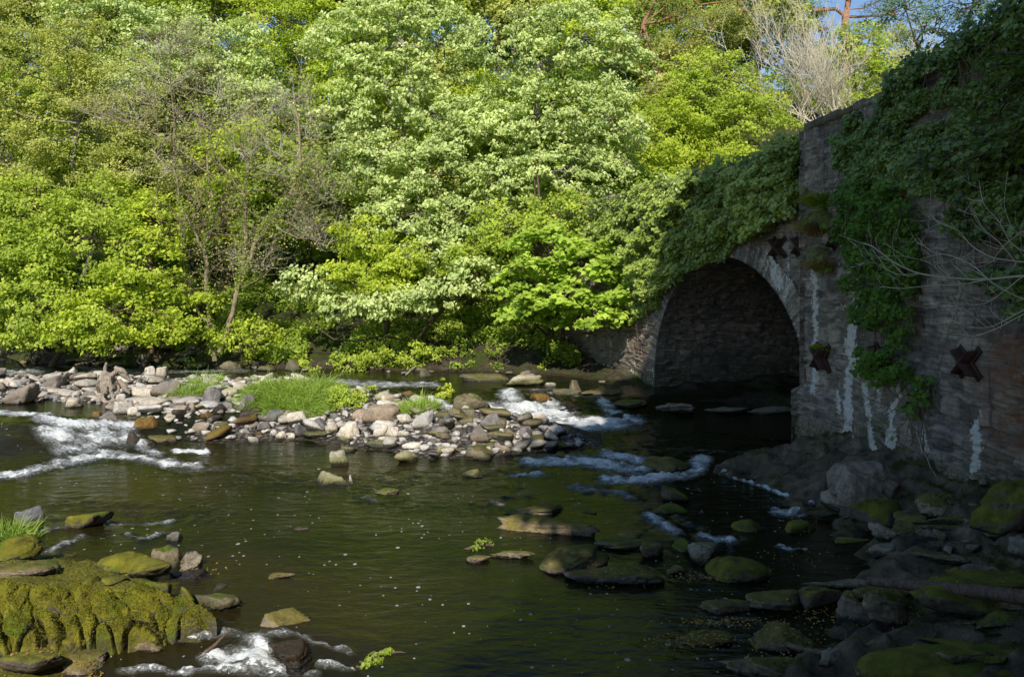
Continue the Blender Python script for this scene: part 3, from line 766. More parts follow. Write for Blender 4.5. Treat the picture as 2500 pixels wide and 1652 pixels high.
r_ = np.random.default_rng(321)
for i in range(26):
    if i < 17: cx_, cy_ = r_.uniform(1990, 2500), r_.uniform(1400, 1640)
    else: cx_, cy_ = r_.uniform(2040, 2500), r_.uniform(1215, 1330)
    w2 = r_.uniform(45, 110); h2 = w2 * r_.uniform(.28, .45)
    rock(cx_ - w2, cx_ + w2, cy_ - h2, cy_ + h2 * .3, ['dm', 'ds', 'dm', 'dm2'][i % 4], 'jagged dark slab among the others of the shaded foreshore' if i < 17 else 'jagged slab in the rock ledge at the foot of the wall',
         name='slab', group='jagged slabs of the shaded foreshore' if i < 17 else 'jagged slabs at the wall foot', k=7, ang=28, tilt=r_.uniform(-16, 16), depth=.8, flat=i % 2)
# small stones filling the bar, each its own stone
def inside_bar(n, seed):
    r_ = np.random.default_rng(seed); out = []
    while len(out) < n:
        x = r_.uniform(-19, 2.0); y = r_.uniform(18, 32)
        a = ip(x, BX, BF); b = ip(x, CX, CF)
        if a + .1 < y < b - .1 and r_.random() < (1.0 if y < a + 3 else .5): out.append((x, y))
    return out
small_lib = []
for k in range(14):
    q, f = rock_shape(3, 900 + k, 22, 10, .05, k % 3 == 0)
    small_lib.append((q, f))
lib_mesh = {}
def small_stone(x, y, s, kind, label, group, seed, name='stone'):
    r_ = np.random.default_rng(seed); k = seed % 14
    key = (k, kind)
    sc = np.array([s, s * r_.uniform(.6, .9), s * r_.uniform(.4, .75)])
    z = float(surf(x, y))
    if key in lib_mesh:
        o = bpy.data.objects.new(name, lib_mesh[key]); link(o)
    else:
        q, f = small_lib[k]
        o = mk(name, q * .5, f, MATS[kind], loc=(0, 0, 0)); lib_mesh[key] = o.data
    o.location = (x, y, z + sc[2] * .15); o.scale = sc; o.rotation_euler = (r_.uniform(-.3, .3), r_.uniform(-.3, .3), r_.uniform(0, 6.28))
    return tag(o, label, 'stone', group)
kinds_front = ['white', 'pale', 'grey', 'tan', 'ap']
for i, (x, y) in enumerate(inside_bar(225, 5)):
    r_ = np.random.default_rng(4000 + i)
    a = float(ip(x, BX, BF)); px = 1250 + F * x / y
    s = r_.uniform(.36, .85) * (1.1 if px < 450 else 1)
    if 430 < px < 640 and y < a + 2.0:
        kd = ['wet', 'ochre', 'tan', 'grey', 'wet'][r_.integers(5)]; lab, gr = 'small wet brown stone in the gravel between the cascade and the grass', 'small wet stones of the gravel patch'
    elif px > 1040:
        kd = ['algae', 'grey', 'algae', 'pale'][r_.integers(4)]; lab, gr = 'small moss stained stone at the right end of the stone bar', 'small mossy stones of the bar'
    elif px < 480:
        kd = ['pale', 'pale', 'tan', 'white', 'grey'][r_.integers(5)]; lab, gr = 'small stone packed between the larger ones of the left heap', 'small stones of the left heap'
    else:
        kd = ['white', 'pale', 'white', 'white', 'ap'][r_.integers(5)]; lab, gr = 'small pale stone packed in the middle of the stone bar', 'small pale stones of the bar'
    small_stone(x, y, s, kd, lab, gr, 4000 + i)
# pebbles between the stones of the bar: one mass
def pebble_mass(name, label, pts, sizes, mat, seed):
    r_ = np.random.default_rng(seed); V_ = []; F_ = []; n0 = 0
    bases = [rock_shape(2, 700 + k, 20, 9, .03) for k in range(6)]
    for (x, y), sz in zip(pts, sizes):
        q, f = bases[r_.integers(6)]
        a = r_.uniform(0, 6.28); c, s_ = math.cos(a), math.sin(a)
        v = q * .5 * sz * np.array([1, r_.uniform(.6, .9), r_.uniform(.4, .7)])
        v = np.stack([v[:, 0] * c - v[:, 1] * s_, v[:, 0] * s_ + v[:, 1] * c, v[:, 2]], 1) + np.array([x, y, float(surf(x, y)) + sz * .12])
        V_.append(v); F_.append(f + n0); n0 += len(v)
    o = mk(name, np.concatenate(V_), np.concatenate(F_), mat)
    return tag(o, label, 'pebbles', kind='stuff')
r_ = np.random.default_rng(15)
pm = M('pebbles'); o_ = pm.pos(); vv_ = pm.N('TexNoise', i_Vector=o_, i_Scale=3.5, i_Detail=2.).outputs['Fac']
PEB = pm.pbr(pm.mul(.8, pm.ramp(vv_, [(.35, (.14, .12, .10)), (.5, (.40, .36, .31)), (.62, (.62, .57, .5))]), pm.ramp(pm.noise(o_, 25, 4), [(.3, (.55, .55, .55)), (.6, (1.1, 1.1, 1.1))])), .85, pm.bump(pm.noise(o_, 40, 4), .6, .02), .3)
pts_ = inside_bar(1500, 16)
pebble_mass('pebbles', 'pale pebbles and cobbles filling the gaps of the stone bar', pts_, r_.uniform(.12, .34, 1500), PEB, 17)
for i in range(20):   # gravel under the wall
    r_ = np.random.default_rng(5000 + i)
    y = r_.uniform(10.6, 13.2); x = float(x_right(y)) + r_.uniform(.1, 2.2)
    small_stone(x, y, r_.uniform(.12, .3), 'ds', 'small dark stone in the gravel below the shaded wall', 'small stones below the wall', 5000 + i)
for i in range(32):   # rough stone bank at left
    r_ = np.random.default_rng(7000 + i)
    x = r_.uniform(-24, -13); dd_ = r_.uniform(-.2, 1.1); y = float(y_far(x)) + dd_
    small_stone(x, y, r_.uniform(.6, 1.1), ['algae', 'dm', 'grey'][i % 3], 'rough mossy stone in the low bank under the trees at the left', 'rough stones of the low left bank', 7000 + i)
for i in range(20):   # far shore
    r_ = np.random.default_rng(6000 + i)
    x = r_.uniform(-21, 3.4); y = float(y_far(x)) + r_.uniform(-.35, .6)
    small_stone(x, y, r_.uniform(.25, .6), ['algae', 'grey', 'tan'][i % 3], 'small stone on the far shore at the water', 'small stones of the far shore', 6000 + i)

# ------------------------------------------------------------------ leaves
def unit(a): return a / (np.linalg.norm(a, axis=1)[:, None] + 1e-9)

def leaf_mesh(name, pos, size, mat, parent, tint, out=None, outw=.5, up=.5, droop=.35, aspect=.62, jit=.6, fold=.25, loc=None, seed=1, sunw=.75):
    r_ = np.random.default_rng(seed)
    n = len(pos); pos = np.asarray(pos, float)
    nr = r_.normal(size=(n, 3)) * jit; nr[:, 2] += up
    if out is not None: nr += outw * out
    nr += sunw * np.array([-.12, -.77, .62])
    nr = unit(nr)
    d = r_.normal(size=(n, 3)); d[:, 2] -= droop * 1.5
    d = unit(d - nr * (d * nr).sum(1)[:, None])
    sd_ = np.cross(d, nr)
    L = (size * r_.uniform(.5, 1.4, n))[:, None]; W = L * aspect * .5
    base = pos - d * L * .5
    left = pos - d * L * .08 + sd_ * W + nr * W * fold
    right = pos - d * L * .08 - sd_ * W + nr * W * fold
    tip = pos + d * L * .5 - nr * L * .08
    v = np.stack([base, left, tip, right], 1).reshape(-1, 3)
    i = np.arange(n) * 4
    f = np.concatenate([np.stack([i, i + 2, i + 1], 1), np.stack([i, i + 3, i + 2], 1)])
    return mk(name, v, f, mat, parent, smooth=False, attrs={'tint': np.repeat(np.clip(np.asarray(tint) + .17, 0, 1), 4)}, loc=loc)

def clump_points(lobes, dens, cr, nl, seed, flat=.45, back=.35, inner=.55):
    """leaf positions on many small sprays spread through the lobes of a crown"""
    r_ = np.random.default_rng(seed)
    C = []; O = []
    for (cx, cy, cz, rx, ry, rz) in lobes:
        area = 4 * math.pi * ((rx * ry) ** 1.6 / 3 + (rx * rz) ** 1.6 / 3 + (ry * rz) ** 1.6 / 3) ** (1 / 1.6)
        n = max(8, int(dens * area))
        d = unit(r_.normal(size=(n * 2, 3)))
        keep = r_.random(n * 2) < np.where(d[:, 1] > .35, back, 1) * np.where(d[:, 2] < -.6, .5, 1)
        d = d[keep][:n]
        rr = np.where(r_.random(len(d)) < .72, r_.uniform(.86, 1.06, len(d)), r_.uniform(inner, .9, len(d)))
        rr = rr * (1 + .22 * vn(d * 2.3 + np.array([cx, cy, cz]), seed % 50))
        C.append(np.array([cx, cy, cz]) + d * rr[:, None] * np.array([rx, ry, rz])); O.append(d)
    C = np.concatenate(C); O = np.concatenate(O)
    n = len(C)
    crs = cr * r_.uniform(.6, 1.35, n)
    nn = np.maximum(6, (nl * (crs / cr) ** 2 * r_.uniform(.7, 1.2, n)).astype(int))
    idx = np.repeat(np.arange(n), nn)
    q = unit(r_.normal(size=(len(idx), 3))) * (r_.random(len(idx)) ** .45)[:, None]
    loc = q * crs[idx][:, None] * np.array([1, 1, flat])
    rad = np.hypot(q[:, 0], q[:, 1])
    loc[:, 2] -= .45 * crs[idx] * rad ** 2
    pos = C[idx] + loc
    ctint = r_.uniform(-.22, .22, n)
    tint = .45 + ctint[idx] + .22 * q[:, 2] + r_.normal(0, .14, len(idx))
    return C, pos, tint, O[idx]

BARK = None
def bark_mat(name, a, b):
    m = M(name); o = m.pos()
    n = m.noise(m.mapv(o, (6, 6, 1.5)), 3, 6, .7)
    col = m.ramp(n, [(.3, a), (.65, b)])
    col = m.mix(m.mr(m.noise(o, 2.2, 4), .52, .62, 0, .5), col, (.06, .07, .02))
    return m.pbr(col, .9, m.bump(n, .8, .03), .2)
BARK = bark_mat('brown_bark', (.05, .035, .022), (.17, .12, .08))
BARKG = bark_mat('grey_bark', (.13, .11, .09), (.34, .29, .24))
BARKR = bark_mat('red_pine_bark', (.22, .10, .05), (.48, .26, .15))
TWIG = M('grey_twig').pbr((.50, .44, .34), .9)
TWIGP = M('pale_twig').pbr((.68, .60, .46), .9)
TWIGD = M('brown_twig').pbr((.15, .11, .07), .9)

L_BRIGHT = leaf_mat('bright_leaves', (.15, .23, .015), (.64, .72, .11), .38)
L_YEL = leaf_mat('yellow_green_leaves', (.17, .25, .012), (.72, .78, .10), .42)
L_PALE = leaf_mat('pale_leaves', (.19, .28, .05), (.80, .86, .38), .28, .4)
L_MID = leaf_mat('mid_green_leaves', (.11, .19, .015), (.50, .60, .10), .38)
L_OLIVE = leaf_mat('olive_leaves', (.22, .25, .035), (.64, .64, .18), .32)
L_PINE = leaf_mat('pine_needles', (.10, .12, .025), (.44, .46, .11), .2)
L_IVY = leaf_mat('shaded_ivy_leaves', (.04, .075, .014), (.22, .32, .06), .15, .5, .35)  # near wall ivy: darker copy, its shade put into the colour
L_IVYLIT = leaf_mat('sunlit_ivy_leaves', (.06, .11, .012), (.46, .55, .11), .22, .5, .35)  # arch side ivy: lighter copy, sunlight put into the colour
L_DARK = leaf_mat('blue_and_shaded_leaves', (.05, .09, .04), (.20, .30, .14), .3)  # blue green of the pine; also carries painted shadow on the top right tree
L_SHADE = leaf_mat('shade_leaves', (.04, .09, .010), (.16, .30, .03), .35)
L_MAPLE = leaf_mat('maple_leaves', (.13, .22, .015), (.62, .76, .13), .42)
L_GRASS = leaf_mat('grass_blades', (.16, .27, .02), (.58, .70, .18), .35)
L_FERN = leaf_mat('fern_fronds', (.12, .17, .012), (.36, .42, .06), .35)
L_DRY = leaf_mat('dry_grass_blades', (.20, .13, .05), (.48, .36, .16), .2)
L_LITTER = leaf_mat('fallen_leaves', (.16, .06, .02), (.50, .30, .07), .1)

def lobes_px(ls):
    out = []
    for (px, py, Y_, rx, rz) in ls:
        p = P(px, py, Y_); out.append((p[0], p[1], p[2], rx, min(rx, 2.2) * .9, rz))
    return out

def tree(name, label, base, lobes, mat, leaf=.16, dens=1.6, cr=.55, nl=46, seed=1, bark=BARK, trunk_r=.16, cat='tree', group=None, aspect=.62,
         stems=None, flat=.45, droop=.4, nbr=9, jit=.6, up=.5, back=.35, outw=.5, crown='crown'):
    L = lobes_px(lobes)
    if len(base) == 2:
        b = P(base[0], 700, base[1]); b[2] = float(terr(b[0], b[1])) - .1
    else: b = np.array(base, float)
    e = empty(name, b, label, cat, group)
    C, pos, tint, out = clump_points(L, dens, cr, nl, seed, flat, back)
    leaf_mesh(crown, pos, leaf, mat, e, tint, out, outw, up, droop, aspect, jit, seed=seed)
    T = Tubes()
    Lc = np.array([l[:3] for l in L]); order = np.argsort(Lc[:, 2])
    top = Lc[order[-1]].copy()
    tr = bend(b, top, 9, .35); tr[-1] = top
    rad = np.linspace(trunk_r, trunk_r * .22, 9)
    if stems is None: T.add(tr, rad, 7)
    else:
        for st, r0 in stems:
            pts = np.array([P(*q) for q in st]); pts = np.concatenate([[b], pts]) if r0 > .05 else pts
            T.add(pts, np.linspace(r0, r0 * .45, len(pts)), 7)
        tr = np.array([P(*q) for q in stems[0][0]])
    r_ = np.random.default_rng(seed + 5)
    for i, lc in enumerate(L):
        c = np.array(lc[:3]); lower = tr[tr[:, 2] < c[2] - .2]
        if len(lower) == 0: lower = tr[:1]
        s = lower[np.argmin(np.linalg.norm(lower - c, axis=1))]
        T.add(bend(s, c, 6, .5), np.linspace(trunk_r * .42, trunk_r * .2, 6), 5)
        dd = np.linalg.norm((C - c) / np.array(lc[3:]), axis=1); near = np.where(dd < 1.3)[0]
        for j in r_.permutation(near)[:nbr]:
            T.add(bend(c + r_.normal(0, .15, 3), C[j], 6, .55, .04), np.linspace(trunk_r * .2, .012, 6), 4)
    T.build('trunk', bark, e)
    return e

def grow(T, p, d, length, rad, depth, r_, up=.15, spread=.55, kids=3, k=3, seg=5, curl=.25):
    pts = [p]; dd = d / np.linalg.norm(d)
    for i in range(seg):
        dd = dd + r_.normal(0, curl, 3) * .5; dd[2] += up * .35; dd /= np.linalg.norm(dd)
        pts.append(pts[-1] + dd * length / seg)
    pts = np.array(pts)
    T.add(pts, np.linspace(rad, rad * .5, seg + 1), k if depth < 2 else k + 1)
    ends = [pts[-1]]
    if depth > 0:
        for i in range(kids):
            t = r_.uniform(.3, 1); j = min(int(t * seg), seg - 1); s = pts[j] + (pts[j + 1] - pts[j]) * (t * seg - j)
            nd = dd * .6 + r_.normal(0, spread, 3); nd[2] += up
            ends += grow(T, s, nd, length * r_.uniform(.5, .8), rad * .5, depth - 1, r_, up, spread, kids, k, seg, curl)
    return ends

# ------------------------------------------------------------------ trees of the far bank and hillside
import time as _t
T0 = _t.time()
tree('tree', 'bushy bright green tree overhanging the far bank at the left edge', (120, 34.5),
     [(60, 640, 33, 2.3, 1.7), (220, 590, 33.2, 2.4, 1.8), (-60, 700, 33, 2, 2.2), (120, 740, 32.4, 2.2, 1.25), (60, 520, 34, 2, 1.6), (250, 500, 34.4, 1.8, 1.4), (30, 800, 32.4, 1.4, .6), (130, 822, 31.9, 1.1, .42), (-60, 810, 32.5, 1.2, .5)], L_BRIGHT, .15, 2.1, .5, 46, 11, outw=.7)
tree('tree', 'bright yellow green tree with branches dipping to the river beside the twiggy tree', (330, 33.8),
     [(350, 640, 32.5, 1.6, 1.5), (280, 760, 31.8, 2.1, 1.1), (380, 540, 33.5, 1.5, 1.3), (200, 800, 31.6, 1.3, .7), (400, 730, 32.5, 1.0, 1.0), (300, 835, 31.4, 1.0, .4), (420, 810, 31.9, .8, .5)], L_YEL, .16, 2.1, .5, 46, 12, outw=.7)
tree('tree', 'tall grey green feathery tree in the upper left', (140, 38),
     [(60, 180, 37, 3.2, 2.6), (180, 330, 37, 3, 2.4), (20, 400, 36, 2.6, 2.2), (280, 230, 38, 2.4, 2), (330, 440, 36.5, 1.9, 1.6), (-80, 250, 37, 3, 3), (200, 120, 38, 2.4, 1.4)], L_OLIVE, .12, 2.0, .5, 60, 13, bark=BARKG)
tree('tree', 'pale silvery tree crown at the top left behind the twiggy tree', (420, 47),
     [(250, 50, 45, 3, 1.9), (420, 110, 45, 3.4, 2.0), (560, 130, 44, 3, 1.9), (630, 240, 43, 2, 1.3), (330, 190, 44, 2.4, 1.2)], L_PALE, .19, 1.5, .6, 46, 14, flat=.35, droop=.9)
tree('tree', 'yellow green tree top between the two pale trees', (700, 52),
     [(680, 50, 50, 3.4, 2.6), (770, 130, 49, 2.6, 2.2), (640, 160, 50, 2, 1.6)], L_YEL, .17, 1.4, .6, 44, 15)
tree('tree', 'golden green tree top in the upper left corner', (60, 54), [(60, 10, 50, 3.5, 2), (-80, 60, 50, 3, 2), (180, -10, 51, 2.6, 1.6)], L_OLIVE, .17, 1.4, .6, 40, 16)
tree('tree', 'big pale silvery tree at the top centre, left of two', (960, 41),
     [(860, 110, 39, 2.3, 1.8), (980, 30, 39, 2.6, 2), (950, 210, 38, 2.5, 1.6), (1080, 110, 39, 2.4, 2.0), (850, 290, 38, 1.7, 1.2), (1060, 290, 38, 2.0, 1.1)], L_PALE, .19, 2.0, .5, 44, 17, bark=BARKG, flat=.32, droop=.9, trunk_r=.2)
tree('tree', 'big pale silvery tree at the top centre, right of two', (1290, 40),
     [(1250, 130, 38, 2.6, 2), (1400, 100, 38, 2.6, 1.9), (1500, 170, 38, 1.9, 1.9), (1310, 280, 37, 2.8, 1.9), (1480, 300, 37, 2.0, 1.8), (1190, 330, 37, 2.3, 1.6), (1390, 420, 36.5, 2.5, 1.4), (1240, 440, 36.5, 1.9, 1.2)], L_PALE, .18, 1.9, .5, 44, 18, bark=BARKG, flat=.35, droop=.9, trunk_r=.2)
tree('tree', 'pale green tree below the left silvery tree', (1010, 37),
     [(910, 400, 36, 2, 1.5), (1050, 420, 36, 2.2, 1.6), (970, 540, 35, 1.8, 1.3), (1140, 540, 35.5, 1.8, 1.2), (1060, 620, 34.5, 1.5, .9)], L_PALE, .17, 2.0, .5, 44, 19, bark=BARKG, flat=.35, droop=.8,
     stems=[([(1060, 780, 35.5), (1045, 640, 35.5), (1030, 560, 35.5), (1015, 440, 36)], .1), ([(1050, 760, 35.4), (1062, 660, 35.2), (1050, 600, 35.2)], .07)])
tree('shrub', 'bright lime bush in the sun left of centre', (930, 34.5),
     [(890, 580, 33.5, 1.3, 1.0), (980, 630, 33, 1.1, .9), (860, 660, 33, 1.2, .8), (940, 700, 32.6, 1.1, .5)], L_YEL, .15, 2.8, .42, 44, 20, cat='bush', outw=.8)
tree('tree', 'low tree with pale drooping leaves over the bank left of centre', (1000, 33.5),
     [(840, 745, 32, 1.0, .5), (950, 735, 32, 1.3, .6), (1080, 720, 32, 1.2, .6), (740, 690, 33, 1.1, .8), (1160, 670, 32.6, 1.0, .7)], L_PALE, .19, 2.4, .42, 36, 21, droop=1.2, trunk_r=.12)
tree('maple_tree', 'bright green maple with big leaves hanging beside the bridge', (1345, 33.4),
     [(1330, 610, 30.6, 1.7, .9), (1440, 650, 30.2, 1.7, 1.0), (1530, 720, 29.2, .95, .8), (1370, 730, 29.8, 1.4, .6), (1270, 700, 31, 1.1, .8), (1470, 770, 29.3, .9, .45), (1270, 760, 30.6, .8, .35), (1340, 775, 30.0, .7, .25)], L_MAPLE, .22, 2.8, .42, 30, 22, outw=.3, up=.9, jit=.4, aspect=.95, flat=.3,
     stems=[([(1342, 830, 33.2), (1338, 760, 32.6), (1350, 660, 31.4), (1355, 600, 30.8)], .14), ([(1376, 830, 33.2), (1366, 740, 32.6), (1374, 620, 31.4)], .11)])
tree('tree', 'mid green tree behind the maple, below the right silvery tree', (1250, 34.5),
     [(1250, 560, 34, 2, 1.2), (1150, 640, 34, 1.5, 1.0), (1360, 530, 34, 1.8, 1.1), (1480, 560, 33.5, 1.5, 1.3)], L_BRIGHT, .16, 2.0, .5, 42, 23,
     stems=[([(1300, 770, 34), (1305, 640, 34), (1320, 520, 34.4), (1310, 400, 35)], .11), ([(1260, 760, 34), (1306, 480, 35), (1305, 410, 35.2)], .06)])
tree('tree', 'bright green tree behind the left part of the bridge', (1650, 43),
     [(1620, 330, 43, 2.6, 2.3), (1690, 430, 41, 2.4, 1.5), (1560, 400, 41, 2.0, 2.2), (1560, 510, 38, 1.5, 1.3), (1780, 410, 41, 1.9, 1.1)], L_YEL, .16, 2.0, .5, 46, 24)
tree('tree', 'bright green tree above the bridge, left of the bare thicket', (1780, 46),
     [(1740, 210, 45, 2.8, 2.2), (1820, 310, 43, 2.6, 2.1), (1700, 270, 44, 2, 1.8), (1880, 250, 45, 1.6, 1.6)], L_BRIGHT, .16, 2.0, .5, 46, 25)
tree('pine_tree', 'dark olive pine with orange limbs at the top right of centre', (1660, 52),
     [(1620, 40, 50, 2.8, 1.6), (1740, 70, 50, 2.6, 1.5), (1570, 130, 49, 2.0, 1.2), (1690, 150, 49, 2.2, 1.1), (1820, 20, 51, 2.0, 1.4), (1590, 230, 48, 1.2, .9)], L_PINE, .14, 1.5, .6, 60, 26, bark=BARKR, trunk_r=.25, nbr=5, aspect=.3,
     stems=[([(1640, 300, 49), (1600, 150, 48.3), (1570, 60, 48.6), (1600, 0, 49)], .2), ([(1550, 130, 48), (1570, 60, 48), (1620, 20, 48)], .09), ([(1600, 150, 48), (1650, 120, 47.8), (1710, 100, 48)], .05)])
tree('tree', 'fresh green tree between the two bare thickets above the bridge', (2100, 49),
     [(2080, 140, 48, 2.3, 2.0), (2150, 200, 47, 1.8, 1.3), (2110, 260, 46, 2.2, 1.0), (2020, 230, 48, 1.4, 1.4)], L_BRIGHT, .16, 2.0, .5, 44, 27)
tree('scots_pine_tree', 'scots pine with orange trunk and one long level limb at the top right', (2062, 57),
     [(1960, -30, 56, 3, 1.5), (2180, 40, 57, 2.6, 1.5), (2100, -60, 56, 3, 1.5), (1890, -10, 56, 1.6, .7), (2000, 75, 56, 1.3, .35)], L_DARK, .15, 1.0, .6, 50, 28, bark=BARKR, trunk_r=.3, aspect=.3,
     stems=[([(2068, 300, 56), (2066, 160, 56), (2062, 60, 56), (2072, 0, 56), (2080, -80, 56)], .34), ([(2060, 38, 56), (2040, 22, 56), (1990, 26, 55.8), (1940, 18, 55.7), (1905, 5, 55.7)], .17), ([(2070, 24, 56), (2110, 20, 56), (2150, 0, 56)], .09)])
tree('tree', 'bluish tree darkened by shadow against the sky at the top right', (2330, 42),
     [(2280, 70, 40, 1.9, 1.2), (2380, 20, 38, 2.2, 1.5), (2480, 30, 36, 2.2, 1.9), (2210, 20, 42, 1.6, .9), (2440, 110, 36, 1.6, .9)], L_DARK, .13, 1.3, .5, 46, 29, nbr=16)  # shadow on this crown is put into its dark leaf colour
tree('tree', 'leafy sunlit tree behind the top of the ivy covered wall', (2250, 46), [(2240, 170, 44, 1.5, .9), (2320, 130, 42, 1.4, .9)], L_MID, .15, 1.3, .5, 44, 30)

tree('tree', 'yellow green trees filling the gap behind the big bare thicket', (1960, 60), [(1900, 130, 58, 2.6, 2.2), (2000, 190, 58, 2.8, 2.2), (1930, 40, 59, 2.2, 1.3), (2040, 120, 59, 2.0, 1.4)], L_BRIGHT, .2, 1.8, .55, 44, 33)
tree('tree', 'olive trees filling the gap behind the small bare thicket', (2180, 60), [(2140, 110, 58, 2.4, 1.8), (2220, 190, 58, 2.6, 1.6), (2290, 170, 58, 1.8, 1.4), (2100, 200, 58, 2.2, 1.8)], L_OLIVE, .2, 1.7, .55, 44, 34)
# twiggy tree (three stems)
def twiggy():
    b = P(520, 0, 33.2); b[2] = float(terr(b[0], b[1])) - .1
    e = empty('twiggy_tree', b, 'half bare many stemmed tree with ivy on its stems at the far bank', 'tree')
    T = Tubes(); r_ = np.random.default_rng(77)
    S = [([(525, 880, 33), (515, 800, 33), (505, 700, 33), (500, 600, 33.1), (520, 560, 33), (512, 470, 33.2), (505, 380, 33.4)], .16),
         ([(535, 860, 33), (560, 800, 33), (590, 680, 33), (600, 590, 33), (596, 470, 33.2), (605, 400, 33.3), (590, 350, 33.4)], .17),
         ([(590, 690, 33), (625, 590, 32.8), (675, 520, 32.7), (715, 460, 32.6), (733, 400, 32.6), (731, 310, 32.8), (718, 230, 33)], .13),
         ([(515, 800, 33), (470, 740, 33), (445, 640, 33), (455, 560, 33), (430, 430, 33.2), (425, 370, 33.4)], .1),
         ([(500, 620, 33), (475, 560, 32.8), (455, 530, 32.7)], .09),
         ([(600, 480, 33), (540, 400, 33.2), (470, 250, 33.4), (430, 215, 33.4)], .05),
         ([(425, 370, 33), (415, 150, 33.6), (420, 100, 33.6)], .05),
         ([(505, 420, 33), (430, 360, 33), (370, 320, 32.8), (300, 300, 32.7)], .05),
         ([(700, 470, 32.6), (760, 475, 32.3), (790, 440, 32.3)], .04),
         ([(660, 540, 32.7), (720, 580, 32.2), (800, 590, 32)], .045)]
    ends = []
    for st, r0 in S:
        pts = np.array([P(*q) for q in st])
        fine = np.array([np.interp(np.linspace(0, 1, len(pts) * 4), np.linspace(0, 1, len(pts)), pts[:, k]) for k in range(3)]).T
        fine[1:-1] += r_.normal(0, .03, fine[1:-1].shape)
        T.add(fine, np.linspace(r0 * .72, r0 * .28, len(fine)), 7)
        for j in range(4, len(fine), 2):
            if fine[j, 2] > 3.0:
                for q in range(2):
                    d = r_.normal(size=3); d[2] = abs(d[2]) * .5 + .1; d[1] *= .8
                    ends += grow(T, fine[j], d, r_.uniform(.9, 1.9), .022, 2, r_, .12, .5, 3, 3, 4, .4)
    T.build('trunk', bark_mat('ivy_scarred_bark', (.14, .10, .06), (.42, .33, .22)), e)
    T2 = Tubes()
    for (px, py, ln) in [(420, 200, 1.9), (400, 130, 1.6), (440, 130, 1.6), (380, 250, 1.5), (720, 250, 1.6), (760, 330, 1.7), (600, 380, 1.7), (480, 330, 1.8), (330, 300, 1.6), (560, 300, 1.6), (680, 380, 1.5), (650, 300, 1.5), (800, 480, 1.5), (800, 600, 1.5), (760, 560, 1.5), (600, 640, 1.2), (640, 650, 1.2), (260, 300, 1.3), (400, 420, 1.4), (720, 420, 1.3), (530, 240, 1.4)]:
        for q in range(13):
            d = r_.normal(size=3); d[2] = abs(d[2]) * .8; d[1] *= .5
            ends += grow(T2, P(px, py, 33.1) + r_.normal(0, .15, 3), d, ln * r_.uniform(.5, 1), .014, 2, r_, .1, .45, 3, 3, 4, .45)
    T2.build('twigs', TWIG, e)
    E = np.array(ends); E = E[r_.random(len(E)) < .8]
    pos = np.repeat(E, 2, 0) + r_.normal(0, .13, (len(E) * 2, 3))
    leaf_mesh('crown', pos, .09, L_OLIVE, e, r_.normal(.6, .2, len(pos)), seed=3)
    # ivy on the stems and low leafy shoots
    ps = []
    for st, r0 in S[:4]:
        pts = np.array([P(*q) for q in st]); n = 2600
        t = r_.random(n); q = np.array([np.interp(t, np.linspace(0, 1, len(pts)), pts[:, k]) for k in range(3)]).T
        sel = q[:, 2] < 9.0
        q = q + unit(r_.normal(size=(n, 3))) * (r0 + .16 * r_.random(n))[:, None]
        sel &= fbm(q * 1.1, 2, 8) > -.12
        ps.append(q[sel])
    ps = np.concatenate(ps)
    leaf_mesh('ivy', ps, .10, L_MID, e, r_.normal(.5, .2, len(ps)), seed=4)
    L = lobes_px([(480, 800, 32.4, .9, .55), (570, 830, 32.3, .8, .4), (500, 740, 32.6, .7, .4), (620, 800, 32.6, .8, .5)])
    C, pos, tint, out = clump_points(L, 3.0, .35, 26, 5)
    leaf_mesh('shoots', pos, .14, L_YEL, e, tint + .05, out, seed=6)
twiggy()

def thicket(label, base, fans, n, mat, ln, seed, sp=.4):
    b = np.array(P(*base)); b[2] -= .2
    e = empty('bare_shrub', b, label, 'bush'); T = Tubes(); r_ = np.random.default_rng(seed)
    for (px, py, Y_) in fans:
        tip = P(px, py, Y_)
        for i in range(n):
            s = b + r_.normal(0, .9, 3) * np.array([1, .6, .2])
            t = tip + r_.normal(0, .9, 3)
            pts = bend(s, t, 8, .5)
            T.add(pts, np.linspace(.03, .012, 8), 3)
            for j in range(2, 8):
                for q in range(2):
                    d = (t - s) / np.linalg.norm(t - s) + r_.normal(0, sp, 3)
                    grow(T, pts[j], d, ln * r_.uniform(.5, 1), .013, 1, r_, .3, .35, 3, 3, 3, .25)
    T.build('stems', mat, e)
thicket('large pale leafless thicket standing above the bridge parapet', (2000, 300, 44), [(1880, 70, 44), (1930, 50, 44), (1980, 90, 44), (2030, 150, 44), (1900, 140, 44), (2060, 190, 44), (1960, 160, 44)], 7, TWIGP, 1.7, 31)
thicket('smaller pale leafless thicket to the right above the parapet', (2230, 260, 48), [(2190, 130, 48), (2240, 120, 48), (2290, 130, 48), (2320, 160, 48)], 6, TWIGP, 1.5, 32)

